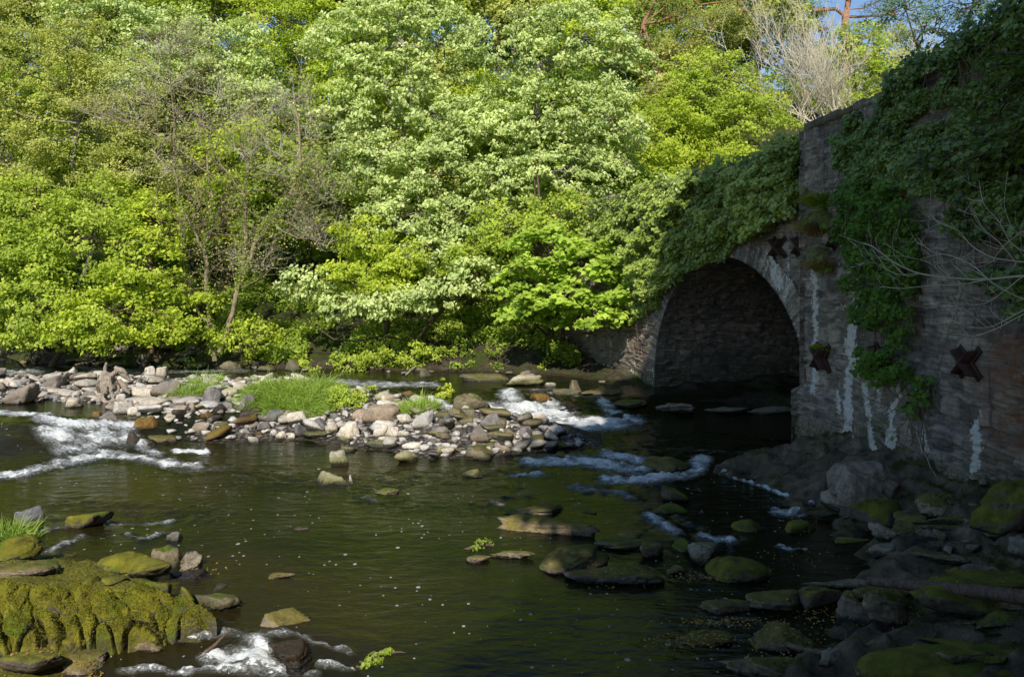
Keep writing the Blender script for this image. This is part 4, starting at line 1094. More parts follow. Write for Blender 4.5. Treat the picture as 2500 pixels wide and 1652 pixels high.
# rows of trees on the hillside behind
hill = []
r_ = np.random.default_rng(99)
for i, px in enumerate(range(-300, 1800, 130)):
    hill.append((px, int(r_.uniform(-60, 10)), 63 + r_.uniform(-2, 3)))
for i, px in enumerate(range(-240, 1750, 150)):
    hill.append((px + 40, int(r_.uniform(100, 190)), 58 + r_.uniform(-2, 2)))
for i, px in enumerate(range(-240, 1750, 160)):
    hill.append((px + 10, int(r_.uniform(300, 380)), 50 + r_.uniform(-1, 2)))
for i, px in enumerate(range(-260, 1900, 150)):
    hill.append((px, int(r_.uniform(-40, 60)), 54 + r_.uniform(-2, 3)))
for i, px in enumerate(range(-200, 1700, 170)):
    hill.append((px + 40, int(r_.uniform(190, 290)), 47 + r_.uniform(-1, 2)))
for i, px in enumerate(range(-200, 1560, 190)):
    hill.append((px, int(r_.uniform(430, 520)), 40 + r_.uniform(-.5, 1)))
for i, (px, py, Y_) in enumerate(hill):
    row = 'highest' if Y_ > 60 else ('second highest' if Y_ > 55.9 else ('upper middle' if Y_ > 51 else ('middle' if Y_ > 44 else 'lowest')))
    ls = [(px + r_.uniform(-60, 60), py + r_.uniform(-60, 60), Y_ + r_.uniform(-1, 1), r_.uniform(2.2, 3.2), r_.uniform(1.8, 2.6)) for _ in range(3)]
    tree('tree', 'leafy green tree on the hillside in the %s row behind the front trees' % row, (px, Y_ + 1), ls,
         [L_MID, L_BRIGHT, L_OLIVE, L_YEL][i % 4], .25, 1.25, .7, 40, 200 + i, nbr=4, group='hillside trees in the %s row' % row, trunk_r=.2)
# near bank trees, out of the picture, that shade the right half of the scene
for i, (x, y, z, rr, hh, lab) in enumerate([(8.0, 2.0, 14.5, 4.6, 5.5, 'tall shading tree on the near bank beside the bridge wall'),
                                    (2.0, -4.0, 18.5, 4.4, 6.5, 'tall shading tree on the near bank behind the photographer'),
                                    (12.0, 8.0, 14.0, 4.5, 5.5, 'tall shading tree above the bridge wall'),
                                    (15.0, -2.0, 18.0, 5.0, 7.0, 'tall shading tree far up the near bank'), (9.5, -6.0, 23, 5.0, 7, 'tallest shading tree behind on the near bank'),
                                    (2.3, -6.5, 11.5, 4.2, 6.5, 'bushy shading tree low behind the photographer'), (4.8, 4.0, 17.5, 3.6, 4, 'tall leaning tree overhead to the right of the photographer'), (8.5, -5.0, 9.5, 4.2, 6, 'bushy shading tree low on the near bank at the right')]):
    b = np.array([x, y, float(terr(x, y)) - .1])
    e = empty('shade_tree', b, lab, 'tree')
    L = [(x + dx, y + dy, z + dz, rr * .78, rr * .78, hh * .62) for dx, dy, dz in ((0, 0, 0), (rr * .4, .5, 2), (-rr * .4, -.5, -1.5), (0, rr * .35, 3), (.5, -rr * .3, -3))]
    C, pos, tint, out = clump_points(L, 1.35, .9, 56, 300 + i, back=1.)
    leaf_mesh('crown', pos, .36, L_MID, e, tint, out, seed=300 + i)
    T = Tubes(); T.add(bend(b, (x, y, z), 8, .2), np.linspace(.35, .1, 8), 8)
    for l in L: T.add(bend((x, y, z - 2), l[:3], 5, .3), np.linspace(.14, .05, 5), 5)
    T.build('trunk', BARK, e)
print('trees', _t.time() - T0)

# understory on the slope
n = 150000
r_ = np.random.default_rng(55)
x = r_.uniform(-30, 12, n); y = y_far(x) + .6 + np.abs(r_.normal(0, 1, n)) * 7
cl = f2(x, y, .9, oct=3, seed=71)
keep = (x < 7.6 - .32 * (y - 19.3) - .5) & (cl > -.05) & ((y - y_far(x) > 2.6) | (x < -9) | ((x > -7.5) & (x < -2)))
x, y, cl = x[keep], y[keep], cl[keep]
z = terr(x, y) + r_.random(len(x)) * (.25 + 1.1 * np.clip(cl + .1, 0, 1))
o = leaf_mesh('undergrowth', np.stack([x, y, z], 1), .16, L_MID, None, r_.normal(.4, .2, len(x)), seed=56, loc=(0, 38, 2))
tag(o, 'low dark green undergrowth covering the wooded slope', 'undergrowth', kind='stuff')

def bush(name, label, spots, mat, leaf, n_l, seed, cat='bush', dens=4, cr=.28, group=None, **kw):
    ls = []
    for (px, py, rx, rz) in spots:
        h_ = hit(px, py); ls.append((h_[0], h_[1] + .2, h_[2] + rz * .6, rx, rx * .7, rz))
    b = np.array(ls[0][:3]); b[2] -= ls[0][5] * .6
    e = empty(name, b, label, cat, group)
    C, pos, tint, out = clump_points(ls, dens, cr, n_l, seed, back=.6)
    leaf_mesh('foliage', pos, leaf, mat, e, tint, out, seed=seed, **kw)
    T = Tubes(); r2 = np.random.default_rng(seed)
    if len(ls) > 1: T.add(np.array([[l[0], l[1], l[2] - l[5] * .7] for l in sorted(ls)]), .012, 3)
    for l in ls:
        for j in range(7):
            T.add(bend((l[0] + r2.normal(0, .1), l[1], l[2] - l[5] * .7), np.array(l[:3]) + r2.normal(0, .35, 3) * np.array(l[3:]), 5, .3), np.linspace(.015, .006, 5), 3)
    T.build('stems', TWIGD, e)
    return e
bush('weed_patch', 'bright leafy weeds on the far bank right of centre left of the moss shelf', [(860, 905, .8, .5), (930, 905, .9, .6), (1010, 895, .8, .6), (1060, 890, .6, .45), (900, 880, .9, .5), (970, 865, .9, .5), (820, 890, .5, .4)], L_BRIGHT, .12, 30, 61)
bush('weed_patch', 'thin sprawling weeds under the pale tree on the far bank', [(1130, 895, .5, .4), (1180, 880, .6, .45), (1090, 850, .6, .3), (1240, 850, .5, .3), (1200, 905, .4, .2)], L_MID, .11, 22, 62, dens=2.5)
bush('fern', 'pale green ferns at the foot of the bare earth slope on the far shore', [(720, 898, .45, .3), (750, 905, .4, .25), (690, 888, .4, .3)], L_BRIGHT, .14, 24, 63, cat='fern')
bush('shrub', 'lime green low shrub at the shore right of the twiggy tree', [(650, 860, .7, .5), (700, 830, .7, .45), (620, 880, .5, .4)], L_YEL, .15, 26, 64)
bush('shrub', 'small leafy sapling among mossy stones near the bridge foot', [(1335, 905, .28, .3)], L_BRIGHT, .11, 20, 65, dens=6)
bush('leafy_weed', 'small yellow green plant standing on a rock in the upper channel', [(1085, 968, .22, .34), (1078, 972, .16, .2)], L_YEL, .09, 22, 66, cat='weed', dens=14, cr=.12)
bush('leafy_weed', 'dense dark leaved weeds at the right of the grass clump', [(850, 998, .55, .42), (895, 988, .4, .32), (820, 1003, .45, .36)], L_BRIGHT, .07, 40, 67, cat='weed', dens=12, cr=.18)
bush('shrub', 'small weed tuft on the stones at the left shore', [(445, 905, .3, .35)], L_MID, .10, 20, 68, dens=7)
bush('leafy_weed', 'lime leafed sprig trailing in the water at the bottom centre', [(905, 1640, .08, .05), (935, 1615, .05, .03), (890, 1650, .04, .03)], L_MID, .045, 8, 69, cat='weed', dens=25, cr=.06, aspect=.8)
bush('leafy_weed', 'small yellow green sprig on the awash rock left of the slabs', [(1180, 1345, .12, .08), (1160, 1352, .1, .04)], L_MID, .045, 8, 70, cat='weed', dens=25, cr=.06)

# ------------------------------------------------------------------ bridge
SA = 1.05
E_A = np.array([-.32, 1, 0]) / SA; N_A = np.array([-1, -.32, 0]) / SA      # along the arch face (away), outward normal
O_A = np.array([7.6, 19.3, 0])
E_N = np.array([.114, -1, 0]) / 1.00648; N_N = np.array([-1, -.114, 0]) / 1.00648
O_N = np.array([7.15, 19.0, 0])

def masonry(s, z, ch=.17, seed=0, g=.05):
    sh = s.shape; s = s.ravel(); z = z.ravel()
    z2 = z + .16 * f2(s, z, .9, oct=3, seed=seed) + .05 * f2(s, z, 4, oct=2, seed=seed + 8); z2 = z2 + .09 * np.sin(z2 * 5.3) + .05 * np.sin(z2 * 11.7 + 1); s2 = s + .12 * f2(s, z, 3.0, oct=3, seed=seed + 3)
    row = np.floor(z2 / ch); fr = z2 / ch - row
    h1 = _hash(row, row * 0, row * 0, seed); L = .2 + .35 * h1
    q = (s2 + h1 * 7) / L; colm = np.floor(q); fc = q - colm
    hb = _hash(colm, row, row * 0, seed + 1)
    e = np.minimum(np.minimum(fr, 1 - fr) * ch, np.minimum(fc, 1 - fc) * L)
    joint = 1 - ss(.0, .028, e)
    d = -g * joint * (.5 + f2(s, z, 1.2, oct=3, seed=seed + 9)) + .05 * (hb - .5) + .03 * f2(s, z, 6, oct=4, seed=seed + 5) + .03 * f2(s, z, .7, oct=3, seed=seed + 7)
    return d.reshape(sh), joint.reshape(sh), hb.reshape(sh)

def wall_mat():
    m = M('rubble_masonry'); o = m.pos()
    n2 = m.noise(o, 5, 6, .68); n3 = m.noise(o, 22, 4, .7); n1 = m.noise(o, .7, 4, .6)
    blk = m.attr('block')
    col = m.mix(blk, (.17, .15, .125), (.40, .365, .31))
    lay = m.noise(m.mapv(o, (1.2, 1.2, 9)), 2.2, 5, .65)
    col = m.mul(.8, col, m.ramp(lay, [(.35, (.5, .5, .52)), (.62, (1.3, 1.28, 1.22))]))
    col = m.mul(.9, col, m.ramp(n2, [(.3, (.5, .5, .5)), (.65, (1.3, 1.25, 1.2))]))
    col = m.mul(.8, col, m.ramp(n1, [(.35, (.55, .55, .6)), (.65, (1.2, 1.1, 1.0))]))
    col = m.mix(m.math('MULTIPLY', m.attr('joint'), m.mr(n1, .4, .6, .05, .5)), col, (.055, .05, .04))
    # vertical seep marks
    st = m.noise(m.mapv(o, (5, 5, .35)), 2.0, 5, .6)
    col = m.mix(m.mr(st, .6, .72, 0, .38), col, (.34, .32, .28))
    col = m.mix(m.mr(st, .42, .32, 0, .6), col, (.03, .028, .026))
    ru = m.math('MULTIPLY', m.attr('rust'), m.mr(n2, .35, .6))
    col = m.mix(ru, col, (.20, .075, .025))
    mo = m.math('MULTIPLY', m.attr('moss'), m.mr(m.math('ADD', n2, n3), .85, 1.1))
    col = m.mix(mo, col, m.mix(n3, (.02, .022, .004), (.085, .085, .012)))
    li = m.attr('lime'); lf = m.mr(m.math('ADD', li, m.math('MULTIPLY', m.math('SUBTRACT', m.noise(m.mapv(o, (1, 1, .4)), 14, 4, .7), .5), 2.4)), .50, .72)
    lf = m.math('MULTIPLY', lf, m.mr(li, .03, .15))
    col = m.mix(lf, col, m.mix(n3, (.38, .36, .31), (.78, .75, .68)))
    h = m.math('ADD', m.math('ADD', m.math('MULTIPLY', n2, .5), m.math('MULTIPLY', n3, .5)), m.math('MULTIPLY', lay, .9))
    return m.pbr(col, m.mr(lf, 0, 1, .8, .45), m.bump(h, .9, .04), .3)
WALL = wall_mat()

def proj(v):
    return 1250 + F * v[:, 0] / v[:, 1], 700 + (CAMZ - v[:, 2]) * F / v[:, 1]
LIME = [([(1986, 640), (1990, 760), (1990, 930), (1984, 955)], 5, .75), ([(2080, 790), (2074, 835), (2088, 878)], 9, .8), ([(2076, 860), (2073, 930), (2070, 982)], 6, .9), ([(2090, 870), (2088, 910)], 6, .9),
        ([(2071, 985), (2070, 1030), (2069, 1072)], 7, .9), ([(2080, 1020), (2078, 1065)], 4, .7), ([(2112, 940), (2120, 1010), (2126, 1045), (2127, 1100)], 6, .7), ([(2140, 930), (2146, 975)], 6, .75),
        ([(2195, 925), (2192, 975), (2178, 998), (2177, 1062), (2167, 1098)], 7, 1.0), ([(2254, 1029), (2258, 1100)], 4, .9), ([(2238, 1040), (2243, 1075)], 3, .6), ([(2384, 1030), (2382, 1075), (2384, 1118), (2378, 1142)], 7, 1.15),
        ([(2046, 955), (2048, 1005)], 3, .8), ([(2062, 990), (2066, 1045)], 3, .7), ([(2392, 975), (2388, 1020)], 3, .5), ([(2100, 640), (2092, 720), (2080, 790)], 10, .45), ([(2050, 640), (2045, 760)], 8, .3)]
LIME_A = [([(1880, 610), (1890, 660), (1905, 700)], 10, .45), ([(1925, 640), (1920, 720)], 6, .35), ([(1905, 590), (1875, 640)], 6, .4), ([(1940, 560), (1950, 640)], 8, .3), ([(1632, 800), (1622, 880), (1605, 920)], 5, .45), ([(1550, 880), (1545, 910)], 3, .5), ([(1478, 885), (1474, 905)], 3, .6), ([(1490, 880), (1486, 912)], 3, .5)]
def lime_at(v, L):
    px, py = proj(v); r = np.zeros(len(v))
    for pts, hw, s_ in L:
        hw = hw * (1.35 + 1.1 * vn(np.stack([py * .035, px * .004, py * 0], 1), 21))
        wv = 3 * vn(np.stack([py * .05, py * 0, py * 0], 1), 3)
        d = seg_d(px + wv + 4 * vn(np.stack([py * .2, px * .02, py * 0], 1), 9), py, pts, 1.0); r = np.maximum(r, 1.25 * s_ * np.exp(-(d / hw) ** 2)); r = np.maximum(r, .34 * s_ * np.exp(-(d / (hw * 4)) ** 2))
    return r

bridge = empty('stone_bridge', (7.4, 19, 0), 'old rubble stone bridge with one round arch and a long shaded ivy hung wall', 'bridge')
NA_ = np.array([-1, -.32, 0]) / SA
# near wall with plinth
ns, nz = 560, 330
S_, Zs = np.meshgrid(np.linspace(0, 15.5, ns), np.linspace(-.6, 7.8, nz), indexing='ij')
d, jt, bk = masonry(S_, Zs, .125, 3)
pl = .17 * ss(1.62, 1.45, Zs) + .10 * ss(.9, .4, Zs) * (1 + f2(S_, Zs, 1.5, seed=9)) + .22 * ss(1.1, .2, Zs) * np.clip(f2(S_, Zs, .8, seed=19) + .3, 0, 1)
topn = .06 * f2(S_, Zs * 0, 3, seed=13)
V = O_N + S_[..., None] * E_N + (d + pl)[..., None] * N_N; V[..., 2] = Zs + topn * (Zs > 7.8)
V = V.reshape(-1, 3); px, py = proj(V)
mossf = ss(1.35, .5, V[:, 2] + .8 * f2(V[:, 1], V[:, 2], .9, seed=23)) + .25 * ss(.1, .5, f2(V[:, 1], V[:, 2], .6, seed=29))
rust = ss(2330, 2500, px) * ss(760, 860, py) * ss(1180, 1060, py)
WA = dict(joint=jt.ravel(), block=bk.ravel())
mk('wall', V, grid_faces(ns, nz)[:, ::-1], WALL, bridge, attrs=dict(WA, lime=lime_at(V, LIME), moss=np.clip(mossf, 0, 1), rust=rust))
# end return of the near wall (faces the arch)
S2, Z2 = np.meshgrid(np.linspace(0, 1.2, 40), np.linspace(-.6, 7.8, 220), indexing='ij')
d2, j2, b2 = masonry(S2, Z2, .17, 5)
V = np.stack([7.02 + S2 - .17 * ss(1.62, 1.45, Z2), 19.0 + d2 + .1 * ss(1.62, 1.45, Z2), Z2], -1).reshape(-1, 3)
mk('buttress_end', V, grid_faces(40, 220), WALL, bridge, attrs=dict(joint=j2.ravel(), block=b2.ravel(), lime=V[:, 0] * 0, moss=ss(1, .4, V[:, 2]), rust=V[:, 0] * 0))
# arch face
SC_, RZ, R = 4.30, .85, 4.05
ns, nz = 560, 260
S_, Zs = np.meshgrid(np.linspace(-.5, 21, ns), np.linspace(-.6, 7.45, nz), indexing='ij')
d, jt, bk = masonry(S_, Zs, .115, 7)
V = O_A + S_[..., None] * E_A + d[..., None] * N_A; V[..., 2] = Zs
fcs = grid_faces(ns, nz)
cs = S_.ravel()[fcs].mean(1); cz = Zs.ravel()[fcs].mean(1)
rr_ = np.where(cz > RZ, np.hypot(cs - SC_, cz - RZ), np.abs(cs - SC_))
fcs = fcs[rr_ > R + .22]
Vf = V.reshape(-1, 3)
mk('spandrel_wall', Vf, fcs, WALL, bridge, attrs=dict(joint=jt.ravel(), block=bk.ravel(), lime=lime_at(Vf, LIME_A), moss=ss(1.5, .6, Vf[:, 2]) * .8, rust=.35 * ss(30.5, 28, Vf[:, 1]) * ss(27, 28, Vf[:, 1]) * ss(3.5, 2, Vf[:, 2])))
# ring of thin arch stones
na, nr = 900, 26
th = np.linspace(-.30, math.pi + .30, na)       # runs past the springing as the jambs
def arch_pt(th, r):
    s = np.where(th < 0, r, np.where(th > math.pi, -r, r * np.cos(th)))
    z = np.where(th < 0, th * 4.05, np.where(th > math.pi, (math.pi - th) * 4.05, r * np.sin(th)))
    return s, z
A_, R_ = np.meshgrid(th, np.linspace(R, R + .62, nr), indexing='ij')
s_, z_ = arch_pt(A_, R_)
arc = A_ * 4.2; vo = np.floor(arc / .11 + .35 * f2(A_ * 3, R_, 1, seed=2)); hb = _hash(vo.ravel(), vo.ravel() * 0, vo.ravel() * 0, 9).reshape(vo.shape)
fr = arc / .11 - vo; jn = 1 - ss(0, .18, np.minimum(fr, 1 - fr))
# the outer edge of each stone differs
R2 = R_ + (hb - .5) * .12 * (R_ > R + .5)
s_, z_ = arch_pt(A_, R2)
dd = .05 + .045 * (hb - .5) - .02 * jn + .012 * f2(s_, z_, 9, seed=33)
V = O_A + (SC_ + s_)[..., None] * E_A + dd[..., None] * N_A; V[..., 2] = RZ + z_
Vf = V.reshape(-1, 3)
mk('arch_ring', Vf, grid_faces(na, nr), WALL, bridge, attrs=dict(joint=jn.ravel(), block=hb.ravel(), lime=lime_at(Vf, LIME_A) + .26, moss=ss(1.2, .5, Vf[:, 2]), rust=Vf[:, 0] * 0))
# barrel
nd = 260
th2 = np.linspace(-.30, math.pi + .30, 420); dp = np.linspace(-.08, 14, nd)
A_, D_ = np.meshgrid(th2, dp, indexing='ij')
d, jt, bk = masonry(D_, A_ * 4.05, .13, 11, .025)
s_, z_ = arch_pt(A_, R - d * (D_ > .3))
V = O_A + (SC_ + s_)[..., None] * E_A - D_[..., None] * N_A; V[..., 2] = RZ + z_
Vf = V.reshape(-1, 3)
seep = np.clip(f2(D_.ravel(), (A_ * 4).ravel(), 1.6, .25, 3, 77) * 2 - .45, 0, .8) * ss(1.2, 2.2, Vf[:, 2]) * ss(3.6, 2.2, Vf[:, 2])
mk('arch_barrel', Vf, grid_faces(420, nd)[:, ::-1], WALL, bridge, attrs=dict(joint=jt.ravel(), block=bk.ravel() * .7, lime=seep * .6, moss=ss(1.8, .9, Vf[:, 2]) * .8, rust=Vf[:, 0] * 0))
def box_mesh(name, a, b, c, d_, z0, z1, mat, parent):
    """prism over quad a b c d"""
    q = [a, b, c, d_]; v = [(p[0], p[1], z) for z in (z0, z1) for p in q]
    f = [(0, 1, 2, 3), (7, 6, 5, 4), (0, 4, 5, 1), (1, 5, 6, 2), (2, 6, 7, 3), (3, 7, 4, 0)]
    v = np.array(v, float); n = len(v)
    return mk(name, v, np.array(f), mat, parent, smooth=False, attrs=dict(joint=np.zeros(n), block=np.full(n, .5), lime=np.zeros(n), moss=np.zeros(n), rust=np.zeros(n)))
def off(p, n, k): return p - n * k
pa = O_A + E_A * -.3; pb = O_A + E_A * 21
box_mesh('roadway', off(pa, N_A, .12), off(pb, N_A, .12), off(pb, N_A, 14), off(pa, N_A, 14), 5.75, 6.9, WALL, bridge)
# back of both walls: fill that keeps the light out
qa = O_N; qb = O_N + E_N * 15.4
box_mesh('approach_fill', off(qa, N_N, .14), off(qb, N_N, .14), off(qb, N_N, 9), off(qa, N_N, 9) + np.array([1.5, 0, 0]), -.5, 7.3, WALL, bridge)
sl = O_A + E_A * (SC_ + R + .75); sr = O_A + E_A * 21
box_mesh('abutment_fill', off(sl, N_A, .14), off(sr, N_A, .14), off(sr, N_A, 14), off(sl, N_A, 14), -.5, 5.7, WALL, bridge)
# coping of near parapet (rough flat stones) and of the far parapet
def coping(name, O, E, N_, s0, s1, z, w_, seed):
    r2 = np.random.default_rng(seed); T = []; Fc = []; n0 = 0; A = []
    s = s0
    while s < s1:
        l = r2.uniform(.35, .7); g_ = .02
        a0, a1 = s, min(s + l, s1) - g_
        hh = r2.uniform(.13, .19); pr = r2.uniform(.02, .06)
        v = []
        for zz in (z, z + hh):
            for aa, oo in ((a0, pr), (a1, pr), (a1, -w_), (a0, -w_)):
                p = O + E * aa + N_ * oo; v.append((p[0] + r2.normal(0, .008), p[1] + r2.normal(0, .008), zz + r2.normal(0, .012)))
        T += v; Fc += [tuple(n0 + k for k in q) for q in ((3, 2, 1, 0), (4, 5, 6, 7), (0, 1, 5, 4), (1, 2, 6, 5), (2, 3, 7, 6), (3, 0, 4, 7))]
        A += [r2.random()] * 8; n0 += 8; s += l
    v = np.array(T); n = len(v)
    mk(name, v, np.array(Fc), WALL, bridge, smooth=False, attrs=dict(joint=np.zeros(n), block=np.array(A), lime=np.zeros(n), moss=np.full(n, .3), rust=np.zeros(n)))
coping('coping', O_N, E_N, N_N, 0, 15.4, 7.78, .45, 1)
coping('coping', O_A, E_A, N_A, -.1, 20.8, 7.43, .4, 2)

# iron pattress crosses (tie plates)
m = M('rusty_iron'); o_ = m.pos(); n_ = m.noise(o_, 14, 5, .7)
RUST = m.pbr(m.ramp(n_, [(.3, (.03, .016, .012)), (.7, (.095, .045, .034))]), .85, m.bump(n_, .6, .01), .3)
def tie(px, py, near, half, label):
    half *= .68
    u = (px - 1250) / F
    if near: y = 9.316 / (u + .114); N_, E = N_N, -E_N
    else: y = 13.776 / (.32 + u); N_, E = N_A, E_A
    c = np.array([u * y, y, CAMZ - (py - 700) / F * y])
    e = empty('iron_tie_plate', c, label, 'tie plate', 'rusty iron tie plates on the bridge')
    up = np.array([0, 0, 1.])
    for sgn in (1, -1):
        ax = (E + sgn * up) / math.sqrt(2); pn = (E - sgn * up) / math.sqrt(2)
        v = []
        for (l, t, o2) in [(-1, -1, -.05), (1, -1, -.05), (1, 1, -.05), (-1, 1, -.05), (-1, -1, .17), (1, -1, .17), (1, 1, .17), (-1, 1, .17)]:
            o3 = o2 if o2 < 0 else (.26 if sgn > 0 else .25)
            ll = half * (1 if o2 < 0 else .8)
            v.append(c + ax * l * ll + pn * t * .015 + N_ * o3)
        f = [(0, 3, 2, 1), (4, 5, 6, 7), (0, 1, 5, 4), (1, 2, 6, 5), (2, 3, 7, 6), (3, 0, 4, 7)]
        mk('fin', np.array(v), np.array(f), RUST, e, smooth=False)
        # flange at the wall
        v = [c + ax * l * half * 1.05 + pn * t * .065 + N_ * o2 for o2 in (.02, .055 + .004 * sgn) for (l, t) in ((-1, -1), (1, -1), (1, 1), (-1, 1))]
        mk('flange', np.array(v), np.array(f), RUST, e, smooth=False)
tie(1905, 604, False, .52, 'rusty iron tie plate on the arch stones, leftmost of the upper three')
tie(1961, 600, False, .48, 'rusty iron tie plate beside the wall corner, middle of the upper three')
tie(2052, 578, True, .52, 'rusty iron tie plate between ferns and brambles, rightmost of the upper three')
tie(2012, 872, True, .6, 'moss topped iron tie plate right of the arch foot, leftmost of the lower three')
tie(2158, 872, True, .50, 'iron tie plate half hidden by hanging brambles')
tie(2372, 885, True, .5, 'large dark iron tie plate behind the bare twigs at the right')

# ------------------------------------------------------------------ ivy, brambles, ferns on the walls
def in_poly(px, py, poly):
    c = np.zeros(px.shape, bool); n = len(poly); j = n - 1
    for i in range(n):
        xi, yi = poly[i]; xj, yj = poly[j]
        c ^= ((yi > py) != (yj > py)) & (px < (xj - xi) * (py - yi) / (yj - yi + 1e-9) + xi); j = i
    return c

def wall_leaves(name, label, poly, near, n, thick, mat, leaf, seed, cat='ivy', thr=-.25, tm=.45, group=None, zt=0, **kw):
    r_ = np.random.default_rng(seed)
    xs = [p[0] for p in poly]; ys = [p[1] for p in poly]
    px = r_.uniform(min(xs), max(xs), n * 3); py = r_.uniform(min(ys), max(ys), n * 3)
    k = in_poly(px + 14 * vn(np.stack([px * .03, py * .03, px * 0], 1), 4), py + 14 * vn(np.stack([px * .03, py * .03, px * 0], 1), 5), poly)
    px, py = px[k], py[k]
    u = (px - 1250) / F
    y = 9.316 / (u + .114) if near else 13.776 / (.32 + u)
    N_ = N_N if near else N_A
    p = np.stack([u * y, y, CAMZ - (py - 700) / F * y], 1)
    w_ = 1 / y ** 2; keep = r_.random(len(p)) < (1 / y ** 2) ** -1 / (np.max(y) ** 2)   # even density on the wall
    p = p[keep]
    lump = .65 * fbm(p * np.array([1, 1, 1.3]) * 1.0, 3, seed) + .5 * fbm(p * np.array([1, 1, 1.5]) * 3.2, 2, seed + 9)
    k2 = lump > thr + r_.normal(0, .05, len(p)); p = p[k2]; lump = lump[k2]
    if len(p) > n: p = p[:n]; lump = lump[:n]
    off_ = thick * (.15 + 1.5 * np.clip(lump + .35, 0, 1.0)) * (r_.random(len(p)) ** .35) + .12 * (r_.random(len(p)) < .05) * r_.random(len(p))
    p = p + N_ * off_[:, None]
    if zt: p[:, 2] += zt * r_.random(len(p))
    b = p[np.argmin(p[:, 2])]
    e = empty(name, b, label, cat, group)
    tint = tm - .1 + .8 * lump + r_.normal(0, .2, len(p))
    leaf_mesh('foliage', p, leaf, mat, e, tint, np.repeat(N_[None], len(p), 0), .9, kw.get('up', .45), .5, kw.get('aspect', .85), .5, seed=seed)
    T = Tubes()
    st_ = []
    for i in range(40):
        a = p[r_.integers(len(p))] - N_ * thick * .3; q = a + np.array([r_.normal(0, .2), r_.normal(0, .4), -r_.uniform(.4, 1.4)]) 
        st_.append(a); T.add(bend(a, q, 6, .3), np.linspace(.012, .005, 6), 3)
    T.add(np.array(sorted([tuple(c) for c in st_], key=lambda c: c[1])), .006, 3)
    T.build('stems', TWIGD, e)
    return e
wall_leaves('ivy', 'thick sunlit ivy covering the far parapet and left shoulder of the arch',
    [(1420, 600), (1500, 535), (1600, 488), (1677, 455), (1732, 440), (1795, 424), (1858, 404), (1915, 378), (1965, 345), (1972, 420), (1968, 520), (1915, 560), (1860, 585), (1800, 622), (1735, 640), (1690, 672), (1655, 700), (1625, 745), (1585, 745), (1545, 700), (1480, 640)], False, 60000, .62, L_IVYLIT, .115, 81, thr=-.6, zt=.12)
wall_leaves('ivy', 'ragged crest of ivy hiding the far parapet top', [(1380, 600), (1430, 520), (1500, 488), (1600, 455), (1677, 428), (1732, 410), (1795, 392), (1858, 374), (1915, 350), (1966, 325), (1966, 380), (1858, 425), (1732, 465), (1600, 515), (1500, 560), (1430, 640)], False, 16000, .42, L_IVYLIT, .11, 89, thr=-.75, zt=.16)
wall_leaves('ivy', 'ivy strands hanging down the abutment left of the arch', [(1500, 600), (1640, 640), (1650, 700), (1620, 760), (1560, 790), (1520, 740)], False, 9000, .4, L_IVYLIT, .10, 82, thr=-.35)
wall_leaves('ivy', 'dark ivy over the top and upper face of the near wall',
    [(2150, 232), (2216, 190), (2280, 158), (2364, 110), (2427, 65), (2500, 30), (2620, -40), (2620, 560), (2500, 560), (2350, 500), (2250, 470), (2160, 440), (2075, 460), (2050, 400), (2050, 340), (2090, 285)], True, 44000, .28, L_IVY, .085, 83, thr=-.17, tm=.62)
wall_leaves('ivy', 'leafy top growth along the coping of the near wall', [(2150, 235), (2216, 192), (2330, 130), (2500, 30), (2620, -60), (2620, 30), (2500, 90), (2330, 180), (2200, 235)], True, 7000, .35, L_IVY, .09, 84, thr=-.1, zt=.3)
wall_leaves('bramble', 'bright green brambles hanging down the near wall to half its height',
    [(2070, 440), (2160, 430), (2260, 480), (2280, 600), (2250, 760), (2235, 900), (2180, 950), (2120, 900), (2100, 760), (2075, 620)], True, 5200, .5, L_SHADE, .095, 85, cat='bramble', thr=-.08, tm=.5)
wall_leaves('bramble', 'loose trailing bramble sprays below the main bramble curtain', [(2200, 880), (2290, 930), (2285, 1020), (2230, 1010)], True, 160, .3, L_SHADE, .10, 86, cat='bramble', thr=-.2, tm=.6)
wall_leaves('bramble', 'single bramble sprig near the foot of the near wall', [(2195, 1060), (2235, 1060), (2235, 1100), (2195, 1100)], True, 26, .2, L_SHADE, .09, 87, cat='bramble', thr=-1, tm=.7)
wall_leaves('shrub', 'dark leafy shrub mass on the wall at the right edge', [(2330, 360), (2620, 250), (2620, 780), (2480, 700), (2400, 560)], True, 9000, .9, L_IVY, .10, 88, cat='bush', thr=-.15)

